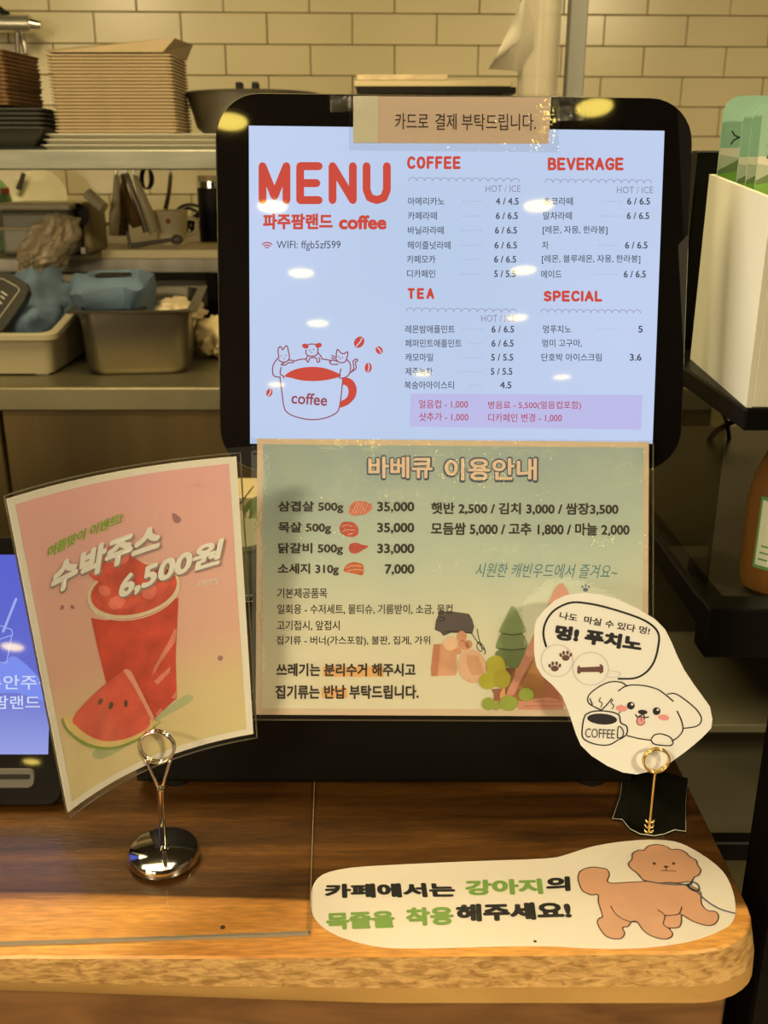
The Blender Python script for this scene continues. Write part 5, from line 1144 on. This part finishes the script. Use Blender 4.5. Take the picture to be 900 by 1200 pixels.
utensil('wooden_spatula', 'dark wooden spoon hanging just right of the white rolling pin', 'spoon', [(146, 205), (144, 230), (143, 255), (145, 276)], [.006, .01, .016, .014], mat('dark_utensil_wood', (.12, .07, .03), .6), 2.58)
utensil('tongs', 'long grey metal tongs hanging among the wooden utensils', 'tongs', [(149, 204), (157, 228), (166, 252), (172, 272)], [.005, .007, .008, .009], STEELD, 2.52)
utensil('thin_rod', 'thin dark rod hanging above the white cup', 'rod', [(200, 204), (198, 225), (194, 245)], [.005, .005, .006], DKT, 2.6)
wk = thing('whisk', 'dark wire whisk loops hanging from the shelf edge', 'whisk', at(172, 208, 2.5), 'utensils hanging under the steel shelf')
for k in range(4):
    bm = BM(); c_ = at(172, 209, 2.5+.01*k); tube(bm, [c_+Vector((math.cos(a)*.016*(1-.15*k), .004*k*math.sin(a), math.sin(a)*.024)) for a in [2*math.pi*j/20 for j in range(20)]], .0022, 6, True); mk('wire_loop', bm, BLACKMET, wk, smooth='all')
# grey appliance, plate, bottle and small things on the left
ap = thing('grey_appliance', 'grey boxy appliance with cream top edge under the shelf', 'appliance', (-.95, 2.55, zw))
a, b = at(3, 300, 2.42), at(80, 236, 2.42)
APM = mat('appliance_grey', (.30, .29, .24), .45, .3)
bm = BM(); box2(bm, (a.x, 2.42, zw), (b.x, 2.60, b.z-.02), .012, 3); mk('body', bm, APM, ap)
bm = BM(); box2(bm, (a.x-.002, 2.415, b.z-.020), (b.x+.004, 2.605, b.z-.004), .006, 3); mk('top_rim', bm, CREAM, ap)
zmid = at(40, 268, 2.41).z
bm = BM(); box2(bm, (a.x-.001, 2.412, zmid-.003), (b.x+.002, 2.43, zmid+.003), .001); mk('seam_strip', bm, CREAMD, ap)
pt = thing('cream_plate', 'round cream plate leaning on the wall behind the grey appliance', 'plate', at(45, 228, 2.72))
c_ = at(46, 236, 2.72)
bm = BM(); lathe(bm, c_, [(0, .0), (.055, .0), (.070, .010), (.078, .012), (.079, .016), (.070, .015), (.053, .005), (0, .005)], 40, Matrix.Rotation(math.radians(68), 3, 'X')); mk('plate', bm, CREAM, pt, smooth=True)
c0_ = at(85, 262, 2.5)
mc = thing('small_machine', 'small olive machine with a round black opening beside the grey appliance', 'appliance', (c0_.x, 2.56, zw))
bm = BM(); box2(bm, (b.x+.010, 2.47, zw), (at(110, 260, 2.5).x, 2.62, at(95, 236, 2.5).z), .012, 3); mk('body', bm, mat('olive_housing', (.34, .28, .14), .5), mc)
bm = BM(); lathe(bm, at(91, 252, 2.466), [(0, 0), (.026, 0), (.028, .004), (0, .004)], 28, Matrix.Rotation(math.pi/2, 3, 'X')); mk('opening', bm, BLACKPL, mc)
bm = BM(); box2(bm, (b.x+.01, 2.44, zw), (at(104, 300, 2.45).x, 2.462, zw+.02), .003); mk('drip_tray', bm, STEEL, mc)
bm = BM(); cyl(bm, at(103, 227, 2.47), at(122, 244, 2.45), .014, .013, 20); mk('cream_tube', bm, CREAM, None, 'short cream tube leaning on the small olive machine', 'tube', loc=at(111, 235, 2.5), smooth=True)
gb = thing('green_bottle', 'pale green plastic bottle with red cap at the far left under the shelf', 'bottle', (-1.06, 2.62, zw))
g_ = at(-2, 240, 2.62)
bm = BM(); lathe(bm, (g_.x, 2.62, zw), [(0, 0), (.034, 0), (.036, .01), (.036, .12), (.030, .15), (.014, .17), (0, .17)], 28); mk('body', bm, mat('pale_green_plastic', (.26, .50, .20), .35), gb, smooth=True)
bm = BM(); q_ = at(14, 222, 2.62); lathe(bm, (g_.x+.03, 2.60, q_.z-.01), [(0, 0), (.010, 0), (.010, .014), (0, .014)], 16); mk('cap', bm, mat('red_cap', (.45, .05, .02), .4), gb, smooth=True)
bm = BM(); cyl(bm, at(22, 222, 2.7), at(28, 203, 2.7), .008, .006, 10); mk('dark_rod', bm, DKT, None, 'short dark handle leaning on the tiles behind the green bottle', 'handle', loc=at(25, 212, 2.7), smooth=True)

# ================================================================== KITCHEN: FRONT STEEL TABLE
zf = 1.1130
ft = thing('steel_table', 'long stainless steel worktable behind the serving counter', 'table', (-.4, 2.0, 0))
TTOP = mat('table_steel', (.24, .21, .13), .42, .85, var=.15, vscale=5)
bm = BM(); box2(bm, (-1.6, 1.75, zf-.045), (.42, 2.33, zf), .004, 2); mk('table_top', bm, TTOP, ft)
FRN = mat('steel_front', (.15, .105, .045), .42, .75, var=.35, vscale=2.2, stretch=(3.2, 1, .15))
for x0_, x1_ in ((-1.58, -.72), (-.715, -.18), (-.175, .41)):
    bm = BM(); box2(bm, (x0_, 1.79, .15), (x1_, 1.81, zf-.047), .003); mk('door', bm, FRN, ft, label='dull steel refrigerator door')
bm = BM(); box2(bm, (-1.58, 1.81, .1), (.41, 2.3, zf-.047)); mk('body', bm, FRN, ft)
# plastic crate on the left
BEIGE = mat('beige_plastic', (.36, .32, .22), .4); 
cr = thing('plastic_crate', 'grey beige plastic crate at the left end of the steel table', 'crate', (-.82, 2.0, zf))
xr_f = at(57, 400, 1.83).x; xl_f = xr_f-.42; zr = at(40, 392, 1.83).z
def tub_bm(x0, x1, y0, y1, z0, z1, r, tp, t, rim):
    bm = BM(); cx, cy, w_, d_ = (x0+x1)/2, (y0+y1)/2, x1-x0, y1-y0
    loft(bm, [rr3((cx, cy), w_-tp, d_-tp, r*.8, z0+.004), rr3((cx, cy), w_, d_, r, z1-.012), rr3((cx, cy), w_+rim, d_+rim, r*1.2, z1-.012), rr3((cx, cy), w_+rim, d_+rim, r*1.2, z1-.002), rr3((cx, cy), w_+rim-.004, d_+rim-.004, r*1.2, z1), rr3((cx, cy), w_-t, d_-t, r, z1), rr3((cx, cy), w_-tp-t, d_-tp-t, r*.8, z0+.010)])
    return bm
bm = tub_bm(xl_f, xr_f, 1.845, 2.24, zf, zr, .022, .02, .010, .020)
for v in bm.verts:
    if v.co.z > zf+.03: v.co.z += max(0, v.co.y-1.85)*.17
mk('shell', bm, BEIGE, cr, smooth=True)
for x in (xr_f-.03, xl_f+.05):
    bm = BM(); box2(bm, (x-.012, 1.86, zf), (x+.012, 1.885, zf+.005), .001); mk('foot', bm, BEIGE, cr)
BLU = mat('blue_cloth', (.085, .135, .21), .8, var=.2, vscale=12)
bm = BM(); lump(bm, (xr_f-.11, 2.06, zr-.005), (.090, .13, .080), 4, .5, 1.6, 4, floor=zf+.014); mk('blue_cloth', bm, BLU, None, 'crumpled blue cloth filling the plastic crate', 'cloth', loc=(xr_f-.12, 2.05, zr-.06), smooth='all')
# black pack with label
bp2 = thing('black_package', 'black pack with white outline label lying on blue cloth in the crate', 'package', (xr_f-.15, 1.89, zr))
PK = Plane(at(2, 372, 1.885), (1, 0, 0), (0, .45, 1))
pk = [(-30, 385), (-22, 350), (-8, 330), (2, 319), (12, 320), (30, 331), (33, 340), (28, 352), (10, 378), (2, 388)]
quadslab(PK, pk, -.022, 0, 'pouch', mat('black_pouch', (.022, .020, .016), .35), bp2)
strokes(PK, 'printed_outline', [[(-6, 332), (2, 326), (20, 336), (23, 340), (4, 366), (-8, 382)]], .9, mat('pouch_grey', (.4, .38, .3), .4), bp2, .0006, 0)
text(PK, 'food', 0, 10, 342, 350, mat('pouch_grey', (.4, .38, .3), .4), bp2, .0006, .02, rise=-9) if False else strokes(PK, 'printed_line', [[(2, 342), (8, 346)], [(1, 347), (5, 350)], [(-2, 352), (2, 356)]], 1.6, mat('pouch_pale', (.5, .48, .4), .4), bp2, .0006, 0)
# plastic bag
PB = mat('crinkled_plastic', (.46, .37, .24), .35, spec=.6, bump=.8, bscale=22, var=.15, vscale=14)
bm = BM(); q_ = at(56, 286, 2.22); lump(bm, q_, (.060, .05, .050), 9, .25, 1.5, 5)
for v in bm.verts:
    rr_ = v.co-q_; v.co.z += .45*rr_.x+.004*math.sin(95*(rr_.x*.5+rr_.z)+3*math.sin(30*rr_.x)); v.co.y -= .004*math.sin(120*(rr_.z-rr_.x*.6))
mk('plastic_bag', bm, PB, None, 'crinkled clear plastic bag bulging out of the crate', 'bag', loc=q_-Vector((0, 0, .06)), smooth='all')
# steel gastro pan
zp = at(150, 366, 1.82).z
gp = thing('steel_gastro_pan', 'deep rectangular steel food pan on the table next to the crate', 'pan', (-.48, 1.97, zf))
gx0, gx1 = at(84, 366, 1.84).x, at(213, 366, 1.84).x
GPM = mat('pan_steel', (.21, .19, .15), .36, .95, var=.12, vscale=3)
bm = BM(); cxp, cyp = (gx0+gx1)/2-.014, 2.035; w_, d_, rzp = gx1-gx0, .37, math.radians(7)
loft(bm, [rr3((cxp, cyp), w_-.028, d_-.03, .028, zf+.001, rzp), rr3((cxp, cyp), w_-.008, d_-.01, .032, zf+.016, rzp), rr3((cxp, cyp), w_, d_, .032, zp-.006, rzp), rr3((cxp, cyp), w_+.034, d_+.034, .010, zp-.003, rzp), rr3((cxp, cyp), w_+.036, d_+.036, .010, zp, rzp), rr3((cxp, cyp), w_-.004, d_-.004, .030, zp-.001, rzp), rr3((cxp, cyp), w_-.03, d_-.03, .028, zf+.004, rzp)])
mk('pan', bm, GPM, gp, smooth=True)
bm = BM(); q_ = at(132, 335, 1.98); cc = (q_.x, 1.985)
def crease(ring, k, amp):
    return [p+Vector((noise.noise(p*23+Vector((k, 0, 0))), noise.noise(p*23+Vector((0, k+5, 0))), noise.noise(p*19+Vector((0, 0, k+9)))))*amp for p in ring]
loft(bm, [crease(rr3(cc, w1_, d1_, r1_, z1_, .05, 7), 1.7, a1_) for w1_, d1_, r1_, z1_, a1_ in ((.118, .13, .03, zp-.022, .02), (.130, .145, .03, zp-.004, .022), (.142, .155, .035, zp+.014, .022), (.136, .150, .035, zp+.034, .020), (.110, .120, .03, zp+.050, .016), (.082, .080, .02, zp+.052, .010), (.070, .066, .018, zp+.040, .008), (.066, .06, .016, zp+.022, .006))])
mk('blue_cloth', bm, BLU, None, 'blue cloth draped over the black plate in the steel food pan', 'cloth', loc=(q_.x, 1.98, zp), smooth=True)
bm = BM(); box2(bm, (q_.x-.045, 1.89, zp-.026), (q_.x+.065, 1.98, zp-.008), .004, 2); mk('black_plate', bm, BLACKPL, None, 'black flat plate under the blue cloth in the steel food pan', 'plate', loc=(q_.x, 1.92, zp-.03))
bm = BM(); box2(bm, (q_.x-.030, 1.965, zp+.047), (q_.x+.032, 2.012, zp+.053), .003, 2); mk('dark_phone', bm, BLACKPL, None, 'thin dark flat thing lying on the blue cloth in the pan', 'gadget', loc=(q_.x, 1.95, zp+.05))
bm = BM(); q_ = at(206, 340, 2.02); lump(bm, (q_.x, 2.03, zp-.03), (.045, .07, .028), 15, .4, 2.5, 4); mk('plastic_wrap', bm, PB, None, 'crumpled plastic wrap inside the right of the steel food pan', 'wrap', loc=(q_.x, 2.03, zp-.05), smooth='all')
bm = BM(); q_ = at(244, 382, 2.06); lump(bm, (q_.x+.034, 2.06, zf+.040), (.055, .07, .042), 21, .4, 1.4, 4, floor=zf); mk('cream_towel', bm, mat('cream_cloth', (.55, .45, .25), .9, var=.08), None, 'crumpled cream towel between the food pan and the menu screen', 'towel', loc=(q_.x, 2.06, zf), smooth='all')
